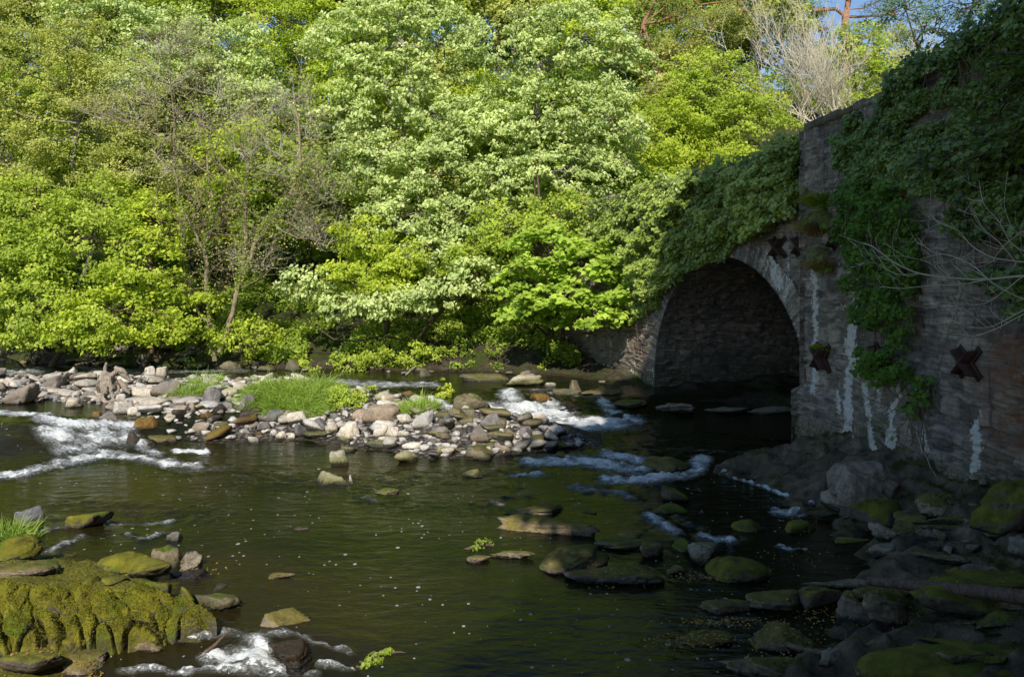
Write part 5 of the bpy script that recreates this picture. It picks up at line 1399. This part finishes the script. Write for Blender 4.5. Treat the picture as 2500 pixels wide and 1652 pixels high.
def blades(name, label, px, py, n, h_, spread, mat, seed, cat='grass', lean=(0, 0), w_=.012, group=None, at=None, parent=None, vs=None, tint0=.5, droop=1.):
    """arching grass blades from a patch of ground"""
    r_ = np.random.default_rng(seed)
    c = hit(px, py) if at is None else np.array(at, float)
    v = []; f = []; tn = []; k = 0
    for i in range(n):
        a = r_.uniform(0, 6.283); rr = math.sqrt(r_.random())
        bx = c[0] + math.cos(a) * rr * spread[0]; by = c[1] + math.sin(a) * rr * spread[1]
        bz = float(surf(bx, by)) - .02 if at is None else c[2] + r_.uniform(-.05, .05)
        L_ = h_ * r_.uniform(.5, 1.15) * (1 - .35 * rr)
        d = np.array([math.cos(a) * rr * .5 + r_.normal(0, .3) + lean[0], math.sin(a) * rr * .5 + r_.normal(0, .3) + lean[1], 1.0]); d /= np.linalg.norm(d)
        side = np.cross(d, [r_.normal(), r_.normal(), .2]); side /= np.linalg.norm(side)
        p = np.array([bx, by, bz]); ww = w_ * r_.uniform(.7, 1.3)
        m_ = 5; t_ = r_.normal(tint0, .18)
        for j in range(m_):
            wj = ww * (1 - (j / (m_ - 1)) ** 1.5) + .001
            v.append(p - side * wj); v.append(p + side * wj); tn += [t_ + j * .05] * 2
            if j < m_ - 1: f.append((k + 2 * j, k + 2 * j + 1, k + 2 * j + 3, k + 2 * j + 2))
            p = p + d * L_ / (m_ - 1)
            d = d + np.array([d[0] * .35, d[1] * .35, -.30]) * droop; d /= np.linalg.norm(d)
        k += 2 * m_
    o = mk(name, np.array(v), np.array(f), mat, parent, smooth=False, attrs={'tint': np.clip(tn, 0, 1)})
    if parent is None: tag(o, label, cat, group)
    return o
# the big clump of the bar is made of tufts
for i, (px, py, sx, hh) in enumerate([(640, 990, .55, 1.0), (700, 985, .7, 1.15), (760, 985, .7, 1.15), (690, 1010, .5, .85), (745, 1012, .45, .85), (655, 965, .6, 1.1), (730, 960, .8, 1.15), (785, 960, .6, 1.05), (800, 990, .5, .85)]):
    blades('grass_tuft', ['long bright grass at the left side of the big clump', 'long bright grass in the middle left of the big clump', 'long bright grass in the middle right of the big clump', 'grass hanging over the slate slabs at the front of the big clump', 'fresh green grass fan at the front right of the big clump', 'tall grass at the back left of the big clump', 'tall grass at the back middle of the big clump', 'tall grass at the back right of the big clump', 'shorter grass at the right end of the big clump'][i],
           px, py, 900, hh * .9, (sx, sx * .9), L_GRASS, 400 + i, group='grass tufts of the big clump', lean=(.15, -.3), w_=.013, droop=1.2)
blades('grass_tuft', 'dry straw coloured blades among the big grass clump', 720, 985, 160, .9, (1.2, .8), L_DRY, 419, lean=(.2, -.3), w_=.011, tint0=.8)
blades('grass_tuft', 'thin grey green grass tuft left of the big clump', 475, 962, 500, .8, (.65, .6), L_GRASS, 420, w_=.010, lean=(.1, 0))
blades('grass_tuft', 'thin grass tuft at the back left of the big clump', 510, 935, 260, .7, (.5, .5), L_GRASS, 421, w_=.010)
blades('grass_tuft', 'round grass tuft on the bar near the right cascade', 1025, 1003, 620, .62, (.5, .4), L_GRASS, 422, w_=.013)
blades('grass_tuft', 'small low grass tuft left of the round one', 960, 992, 180, .3, (.35, .2), L_GRASS, 423, w_=.012)
blades('grass_tuft', 'long grass blades at the left edge of the foreground', 30, 1312, 240, .50, (.42, .2), L_GRASS, 424, w_=.008, lean=(.1, 0), droop=.6)
# pier tufts: dry grass and ferns
def wall_pt(px, py, near=True, out=.05):
    u = (px - 1250) / F; y = 9.316 / (u + .114) if near else 13.776 / (.32 + u)
    return np.array([u * y, y, CAMZ - (py - 700) / F * y]) + (N_N if near else N_A) * out
for i, (px, py, n, h_, mt, lab) in enumerate([(2010, 500, 330, .75, L_FERN, 'green brown grass tussock growing from the wall corner above the tie plates'), (1998, 570, 260, .9, L_DRY, 'dry brown grass hanging from the wall corner'),
                                         (2020, 660, 200, .8, L_DRY, 'lower dry brown grass on the wall below the tussock'), (2012, 850, 160, .2, L_FERN, 'moss and short grass on the lower left tie plate')]):
    blades('wall_grass', lab, 0, 0, n, h_, (.22, .35), mt, 440 + i, at=wall_pt(px, py), lean=(-.5, -.2), droop=1.4, w_=.012, tint0=.6)

def fern(px, py, label, seed, L_=.55, n=9, mat=L_FERN, g=None):
    r_ = np.random.default_rng(seed); c = wall_pt(px, py)
    P_ = []; 
    v = []; f = []; tn = []; k = 0
    for i in range(n):
        d = N_N * 1.0 + np.array([0, r_.normal(0, .8), r_.uniform(-.1, 1.2)]); d /= np.linalg.norm(d)
        p = c.copy(); m_ = 16
        for j in range(m_):
            p = p + d * L_ / m_; d = d + np.array([0, 0, -.09]); d /= np.linalg.norm(d)
            side = np.cross(d, [0, 0, 1.]); side /= np.linalg.norm(side) + 1e-6
            wl = L_ * .17 * math.sin(math.pi * (j + 2) / (m_ + 2))
            for s_ in (1, -1):
                tip = p + side * s_ * wl + d * wl * .35 - np.array([0, 0, wl * .15])
                v += [p - d * .014, p + d * .014, tip]; f.append((k, k + 1, k + 2)); k += 3; t_ = r_.normal(.5, .15); tn += [t_] * 3
    o = mk('fern', np.array(v), np.array(f), mat, None, smooth=False, attrs={'tint': np.clip(tn, 0, 1)})
    tag(o, label, 'fern', g)
fern(2025, 515, 'upright green fern on the wall corner above the tie plates', 1, .8, 18, L_FERN)
fern(2030, 610, 'bright fern growing between the upper tie plates', 2, .65, 16, L_FERN)
fern(2035, 655, 'brownish fern hanging below the upper tie plates', 3, .42, 9)
fern(1985, 470, 'small fern high on the wall corner', 4, .4, 9)

# hazel sprays reaching in from the right
def spray(label, root, tips, n_leaf, leaf, mat, seed, twig=TWIGD):
    r_ = np.random.default_rng(seed); b = np.array(root, float)
    e = empty('leafy_branch', b, label, 'branch'); T = Tubes(); ps = []
    for t in tips:
        tp = P(*t); pts = bend(b, tp, 12, .25, .03); pts[-1] = tp
        T.add(pts, np.linspace(.03, .008, 12), 5)
        for j in range(4, 12):
            for q in range(3):
                en = pts[j] + r_.normal(0, .32, 3) + np.array([0, 0, -.05]); T.add(bend(pts[j], en, 4, .2), np.linspace(.007, .003, 4), 3)
                s = np.linspace(.25, 1, n_leaf)[:, None]; ps.append(pts[j] + (en - pts[j]) * s + r_.normal(0, .035, (n_leaf, 3)))
    ps = np.concatenate(ps)
    leaf_mesh('leaves', ps, leaf, mat, e, r_.normal(.6, .2, len(ps)), None, up=1., jit=.45, aspect=.8, seed=seed)
    T.build('stem', twig, e)
spray('bright leafy hazel branch hanging at the upper right edge', (8.9, 10.8, 7.4), [(2400, 180, 11.5), (2380, 270, 11.3), (2430, 130, 11.6), (2470, 90, 11.6)], 6, .095, L_SHADE, 91)
spray('lower leafy hazel branch at the right edge over the ivy', (8.8, 10.6, 6.6), [(2300, 300, 11.8), (2330, 420, 11.8), (2250, 440, 12.2)], 6, .09, L_SHADE, 92)

# bare pale twigs
def bare_branches():
    r_ = np.random.default_rng(93)
    b = np.array([8.15, 9.6, float(terr(8.1, 9.6))])
    e = empty('bare_shrub', b, 'bare pale branches reaching in from the right edge across the wall', 'bush'); T = Tubes()
    Yb = 10.6
    main = np.array([b, b + [-.1, .2, 1.6], P(2640, 720, 10.2), P(2600, 680, 10.4)])
    T.add(main, [.06, .05, .04, .035], 7)
    S = [([(2600, 680), (2500, 672), (2400, 684), (2310, 678), (2240, 668), (2180, 640), (2130, 600), (2100, 592)], .018),
         ([(2400, 684), (2350, 695), (2280, 696), (2200, 705), (2150, 700)], .009), ([(2600, 720), (2500, 735), (2420, 690), (2380, 650), (2330, 625), (2270, 615), (2240, 580)], .012),
         ([(2620, 650), (2500, 640), (2420, 630), (2370, 600), (2340, 560), (2290, 545), (2270, 520)], .012), ([(2600, 740), (2500, 765), (2440, 800), (2380, 822), (2300, 810)], .010),
         ([(2600, 725), (2500, 756), (2420, 800), (2360, 800), (2320, 780)], .008), ([(2500, 672), (2440, 720), (2400, 745), (2320, 740)], .007), ([(2480, 640), (2440, 590), (2400, 560), (2370, 500)], .008),
         ([(2560, 640), (2470, 600), (2440, 540), (2400, 500), (2390, 440)], .008), ([(2310, 678), (2270, 640), (2210, 625), (2160, 625)], .006), ([(2550, 560), (2500, 560), (2450, 600), (2420, 640)], .007),
         ([(2580, 600), (2520, 590), (2470, 560), (2450, 500), (2460, 420)], .006), ([(2240, 668), (2190, 672), (2140, 640), (2110, 640)], .005)]
    for st, r0 in S:
        pts = np.array([P(px, py, Yb + (2500 - px) * .0012 + r_.normal(0, .04)) for px, py in st])
        t = np.linspace(0, 1, len(pts)); tt = np.linspace(0, 1, len(pts) * 5)
        fine = np.array([np.interp(tt, t, pts[:, k]) for k in range(3)]).T
        ker = np.array([.25, .5, .25])
        for _ in range(3): fine[1:-1] = fine[:-2] * .25 + fine[1:-1] * .5 + fine[2:] * .25
        T.add(fine, np.linspace(r0, r0 * .4, len(fine)), 5)
        for j in range(4, len(fine), 3):
            d = np.array([-.8, r_.normal(0, .3), r_.normal(.2, .7)]); grow(T, fine[j], d, r_.uniform(.15, .45), .005, 1, r_, .35, .4, 2, 3, 5, .3)
    # knots
    T.build('branches', TWIGP, e)
bare_branches()
# long thin hanging stems on the wall
for i, (a, b, lab) in enumerate([((2325, 420), (2300, 560), 'thin bare stem hanging over the ivy'), ((2400, 700), (2330, 1000), 'long thin stem curving down in front of the large tie plate'), ((2290, 1080), (2400, 1310), 'thin straight stem leaning down to the wall foot'), ((2262, 760), (2300, 950), 'dark thin stem right of the brambles')]):
    T = Tubes(); p = wall_pt(*a, out=.35); q = wall_pt(*b, out=.25); T.add(bend(p, q, 12, .12, .02), np.linspace(.008, .005, 12), 4)
    tag(T.build('hanging_stem', TWIGD if i % 2 else TWIG), lab, 'stem')

# ------------------------------------------------------------------ furrowed moss ridge
def ridge():
    r_ = np.random.default_rng(12)
    ns, nt = 620, 260
    s, t = np.meshgrid(np.linspace(0, 1, ns), np.linspace(0, 1, nt), indexing='ij')
    # photo places along front and back edge at water level
    fx = ip(s, [0, .25, .5, .75, .93, 1], [-70, 90, 240, 390, 480, 512]); fy = ip(s, [0, .25, .5, .75, .93, 1], [1622, 1612, 1592, 1572, 1555, 1540])
    bx = ip(s, [0, .25, .5, .75, 1], [-70, 60, 240, 400, 530]); by = ip(s, [0, .25, .5, .75, 1], [1480, 1474, 1480, 1476, 1508])
    def g(px, py, z): Yv = (CAMZ - z) * F / (py - 700); return (px - 1250) / F * Yv, Yv
    x0, y0 = g(fx, fy, 0.0); x1, y1 = g(bx, by, .22)
    x = x0 + (x1 - x0) * t; y = y0 + (y1 - y0) * t
    Hm = .40 * ss(1.03, .78, s) ** .7 * (1 - .2 * s) + .05
    prof = (.66 * np.sin(np.clip(t / .2, 0, 1) * math.pi / 2) ** .6 + .34 * ss(.12, .8, t)) * ss(1.0, .95, t) 
    z = -.1 + (Hm + .1) * prof
    fur = np.array([.12, .275, .345, .545, .735])
    wob = .022 * f2(t * 7, s * 4, 1, oct=3, seed=3)
    dep = np.zeros_like(s)
    for k, fp in enumerate(fur):
        ln = .26 + .22 * ((k * 37) % 5) / 5
        sh = s + wob - fp + (t - .1) * (.16 - .05 * (k % 3))
        dep = np.maximum(dep, np.exp(-(sh / (.004 + .0045 * ((k * 13) % 3))) ** 2) * ss(ln, ln * .5, t))
    def worley(a, b, seed):
        ia, ib = np.floor(a), np.floor(b); F1 = np.full(a.shape, 9.); F2 = np.full(a.shape, 9.)
        for di in (-1, 0, 1):
            for dj in (-1, 0, 1):
                ca, cb = ia + di, ib + dj
                ha = _hash(ca, cb, ca * 0, seed); hb_ = _hash(ca, cb, ca * 0, seed + 1)
                d_ = np.hypot(ca + ha - a, cb + hb_ - b)
                F2 = np.minimum(F2, np.maximum(F1, d_)); F1 = np.minimum(F1, d_)
        return F1, F2
    wa = s * 8 + .5 * f2(s * 8, t * 2, 1, seed=61); wb = t * 2.1 + .35 * f2(s * 8, t * 2, 1, seed=62) + s * 1.2
    F1, F2 = worley(wa, wb, 5)
    crk = np.exp(-((F2 - F1) / .075) ** 2)
    dep = np.maximum(dep * .9 * ss(.5, .25, t), crk * (.3 + .35 * ss(.42, .12, t)))
    z = z + .13 * (.5 - F1) * prof
    stp = z * 11 + .5 * f2(x, y, 2, oct=2, seed=64); z = z + .028 * (np.floor(stp) - stp + .5) * prof
    G1, G2 = worley(s * 22 + f2(s * 9, t * 3, 1, seed=65), t * 6, 9); z = z + .05 * (.5 - G1) * prof
    lob = 1 - np.abs(f2(s * 3.4, t, 3.0, 2.2, 3, seed=8)) * 2
    z = z - dep * .17 * np.clip(z + .15, 0, .3) / .3 + .06 * lob * prof
    y = y + dep * .22 * ss(.6, .1, t)
    z = z + (.07 * f2(x, y, 2.3, oct=3, seed=21) + .035 * f2(x, y, 7, oct=3, seed=22)) * prof
    v = np.stack([x, y, z], -1).reshape(-1, 3)
    fuzz = .010 * fbm(v * 22, 3, 5) + .010 * fbm(v * 55, 3, 6)
    v[:, 2] += fuzz; v[:, 1] -= fuzz * .7; v[:, 0] += fuzz * .3
    o = mk('moss_ledge', v, grid_faces(ns, nt), MOSSL, loc=(-5.5, 8.6, -.25))
    tag(o, 'long furrowed ledge of rock covered in thick yellow green moss at lower left', 'rock')
    # short moss fronds all over it
    vv = v.reshape(ns, nt, 3)[5:-5, 20:-15].reshape(-1, 3)
    p = vv[r_.integers(len(vv), size=26000)] + r_.normal(0, .006, (26000, 3)); p[:, 2] += .006
    n = fbm(p * 6, 3, 3)
    m_ = leaf_mat('moss_fronds', (.05, .055, .005), (.30, .28, .03), .2, .1, .9)
    q = leaf_mesh('moss_fronds', p, .018, m_, o, .5 + n * .8 + r_.normal(0, .15, len(p)), None, up=.6, droop=-.2, aspect=.5, jit=.8, seed=5)
ridge()

# ------------------------------------------------------------------ driftwood, sticks, log
def wood_mat(name, a, b):
    m = M(name); o = m.obj(); n = m.noise(m.mapv(o, (8, 8, 1.6)), 3, 6, .7, 1.2)
    return m.pbr(m.ramp(n, [(.3, a), (.65, b)]), .85, m.bump(n, 1, .02), .2)
DRIFT = wood_mat('driftwood', (.17, .13, .095), (.46, .38, .29)); LOG = wood_mat('wet_log', (.06, .04, .03), (.22, .15, .11))
def stump():
    c = hit(250, 984); r_ = np.random.default_rng(3)
    e = empty('driftwood_stump', c, 'gnarled bleached driftwood stump standing among the stones of the left heap', 'driftwood')
    s = c[1] / F
    def W(px, py, dy=0.): return np.array([c[0] + (px - 250) * s, c[1] + .25 + dy, c[2] + (984 - py) * s])
    T = Tubes()
    def limb(pts, rad, k=12):
        pts = np.array(pts); n = len(pts) * 6
        t = np.linspace(0, 1, len(pts)); tt = np.linspace(0, 1, n)
        fine = np.array([np.interp(tt, t, pts[:, i]) for i in range(3)]).T; rd = np.interp(tt, t, rad)
        for _ in range(2): fine[1:-1] = fine[:-2] * .25 + fine[1:-1] * .5 + fine[2:] * .25
        T.add(fine, rd * (1 + .18 * r_.normal(size=n).cumsum() * .15), k)
    limb([W(262, 990), W(256, 960, .05), W(250, 930), W(246, 912)], [.26, .26, .2, .12])
    limb([W(232, 985, -.1), W(240, 955), W(244, 925)], [.14, .2, .18]); limb([W(280, 984, -.1), W(268, 955), W(255, 920)], [.12, .19, .16])
    limb([W(246, 930), W(245, 905), W(249, 886)], [.12, .06, .035], 8); limb([W(225, 960, .1), W(238, 935), W(246, 915)], [.05, .12, .12])
    limb([W(268, 910, .2), W(255, 925), W(248, 940)], [.05, .12, .14], 8)
    limb([W(246, 975, -.22), W(262, 983, -.3), W(282, 978, -.2)], [.05, .06, .03], 8)
    o = T.build('trunk', DRIFT, e)
    md = o.modifiers.new('merge', 'REMESH'); md.mode = 'VOXEL'; md.voxel_size = .035
    tx = bpy.data.textures.new('woodgrain', 'CLOUDS'); tx.noise_scale = .12; dm = o.modifiers.new('grain', 'DISPLACE'); dm.texture = tx; dm.strength = .07; dm.mid_level = .5
    for (x0, y0, x1, y1, r0) in [(262, 905, 296, 935, .12), (272, 930, 300, 962, .1), (262, 900, 290, 915, .1)]:
        T = Tubes(); T.add(bend(W(x0, y0, .2), W(x1, y1, .25), 8, .3), np.interp(np.linspace(0, 1, 8), [0, .5, 1], [r0 * .5, r0, r0 * .3]), 9)
        T.build('splinter', DRIFT, e)
stump()
for (a, b, r0, mt, lab, dz) in [((327, 952), (352, 912), .035, DRIFT, 'grey curved driftwood stick right of the stump', .5), ((165, 918), (205, 932), .03, DRIFT, 'thin pale stick lying on the left heap', .35),
                        ((820, 940), (850, 892), .012, DRIFT, 'thin bare stick leaning out of the grass clump', .5), ((990, 920), (1012, 902), .04, DRIFT, 'orange brown broken stick beside the mossy shore boulder', .3),
                        ((500, 1610), (548, 1575), .022, LOG, 'dark wet stick sticking up from the bottom rapids', .22), ((560, 938), (600, 948), .02, DRIFT, 'bleached twig lying across the tan stone', .4), ((1545, 945), (1570, 965), .03, LOG, 'dark branch lying on the ledge by the arch', .1)]:
    pa_ = hit(*a); s = pa_[1] / F
    pb_ = np.array([pa_[0] + (b[0] - a[0]) * s, pa_[1] + .2, pa_[2] + (a[1] - b[1]) * s + .1]); pa_ = pa_ + [0, 0, dz * .25]
    T = Tubes(); T.add(bend(pa_, pb_, 9, .2), np.linspace(r0, r0 * .5, 9), 7); tag(T.build('stick', mt), lab, 'stick')
# fallen leaves caught on rocks of the right and lower left
r_ = np.random.default_rng(8)
pp = []
for (px, py, sx, sy, n) in [(1760, 1500, 90, 8, 160), (1700, 1545, 110, 12, 180), (1900, 1555, 60, 20, 90), (1700, 1395, 90, 8, 90), (1500, 1400, 90, 14, 70), (2150, 1500, 120, 30, 150), (2250, 1560, 200, 30, 120), (1980, 1480, 80, 24, 90), (2260, 1340, 90, 20, 60), (1930, 1350, 90, 20, 40), (110, 1600, 110, 20, 60), (230, 1600, 40, 8, 30), (500, 1380, 60, 12, 30), (1960, 1265, 60, 14, 30), (1880, 1600, 80, 20, 50)]:
    for i in range(n):
        qx, qy = r_.normal(px, sx * .6), min(r_.normal(py, sy * .7), 1700); Yq = (CAMZ - .1) * F / (qy - 700)
        xq = (qx - 1250) / F * Yq; pp.append([xq, Yq, 0.])
pp = np.array(pp); pp[:, 2] = surf(pp[:, 0], pp[:, 1]) + .02
pp = np.array(pp)
from mathutils.bvhtree import BVHTree
# drop the litter onto the actual rocks
import mathutils

cands = [o for o in bpy.data.objects if o.type == 'MESH' and (o.name.startswith(('boulder', 'slab', 'moss_ledge'))) and o.location.y < 16]
vs = []; fs = []; n0 = 0
for o in cands:
    me = o.data; c = np.empty(len(me.vertices) * 3, np.float32); me.vertices.foreach_get('co', c); c = c.reshape(-1, 3) + np.array(o.location)
    k = len(me.polygons[0].vertices); ix = np.empty(len(me.loops), np.int32); me.loops.foreach_get('vertex_index', ix)
    vs.append(c); fs += (ix.reshape(-1, k) + n0).tolist(); n0 += len(c)
bvh = BVHTree.FromPolygons(np.concatenate(vs).tolist(), fs)
for i in range(len(pp)):
    h_ = bvh.ray_cast(Vector((pp[i, 0], pp[i, 1], 3)), Vector((0, 0, -1)))
    if h_[0] is not None: pp[i, 2] = max(pp[i, 2], h_[0].z + .008)
o = leaf_mesh('leaf_litter', pp, .032, L_LITTER, None, r_.uniform(0, 1, len(pp)), None, up=1.6, droop=0, aspect=.7, jit=.35, seed=2, loc=(4, 10, 0))
tag(o, 'tiny fallen orange leaves caught on rocks and along the water edge', 'leaf litter', kind='stuff')
def log():
    def see(px, py):
        d = P(px, py, 10.) - np.array([0, 0, CAMZ]); h_ = bvh.ray_cast(Vector((0, 0, CAMZ)), Vector(d).normalized())
        g_ = hit(px, py)
        return np.array(h_[0]) if h_[0] is not None and h_[0].y < g_[1] else g_
    a = see(2118, 1447) + [0, -.03, .05]; q = see(2480, 1515) + [0, -.03, .07]; b = a + (q - a) * 1.35
    lift = 0
    for t in np.linspace(0, 1, 12):
        c = a + (b - a) * t; h_ = bvh.ray_cast(Vector((c[0], c[1], 3)), Vector((0, 0, -1)))
        if h_[0] is not None: lift = max(lift, h_[0].z + .03 - c[2])
    a = a + [0, 0, lift * .5]; b = b + [0, 0, lift * .8]
    pts = bend(a, b, 14, .05); T = Tubes(); T.add(pts, np.linspace(.05, .078, 14), 14)
    e = empty('fallen_log', a, 'long thin bare log lying across the mossy rocks at the right', 'log')
    T.build('trunk', LOG, e)
    T = Tubes(); T.add(bend(pts[9], pts[9] + np.array([.02, -.1, .09]), 3, .1), [.02, .016, .012], 6); T.build('branch_stub', LOG, e)
log()

print('total script', _t.time() - T0)
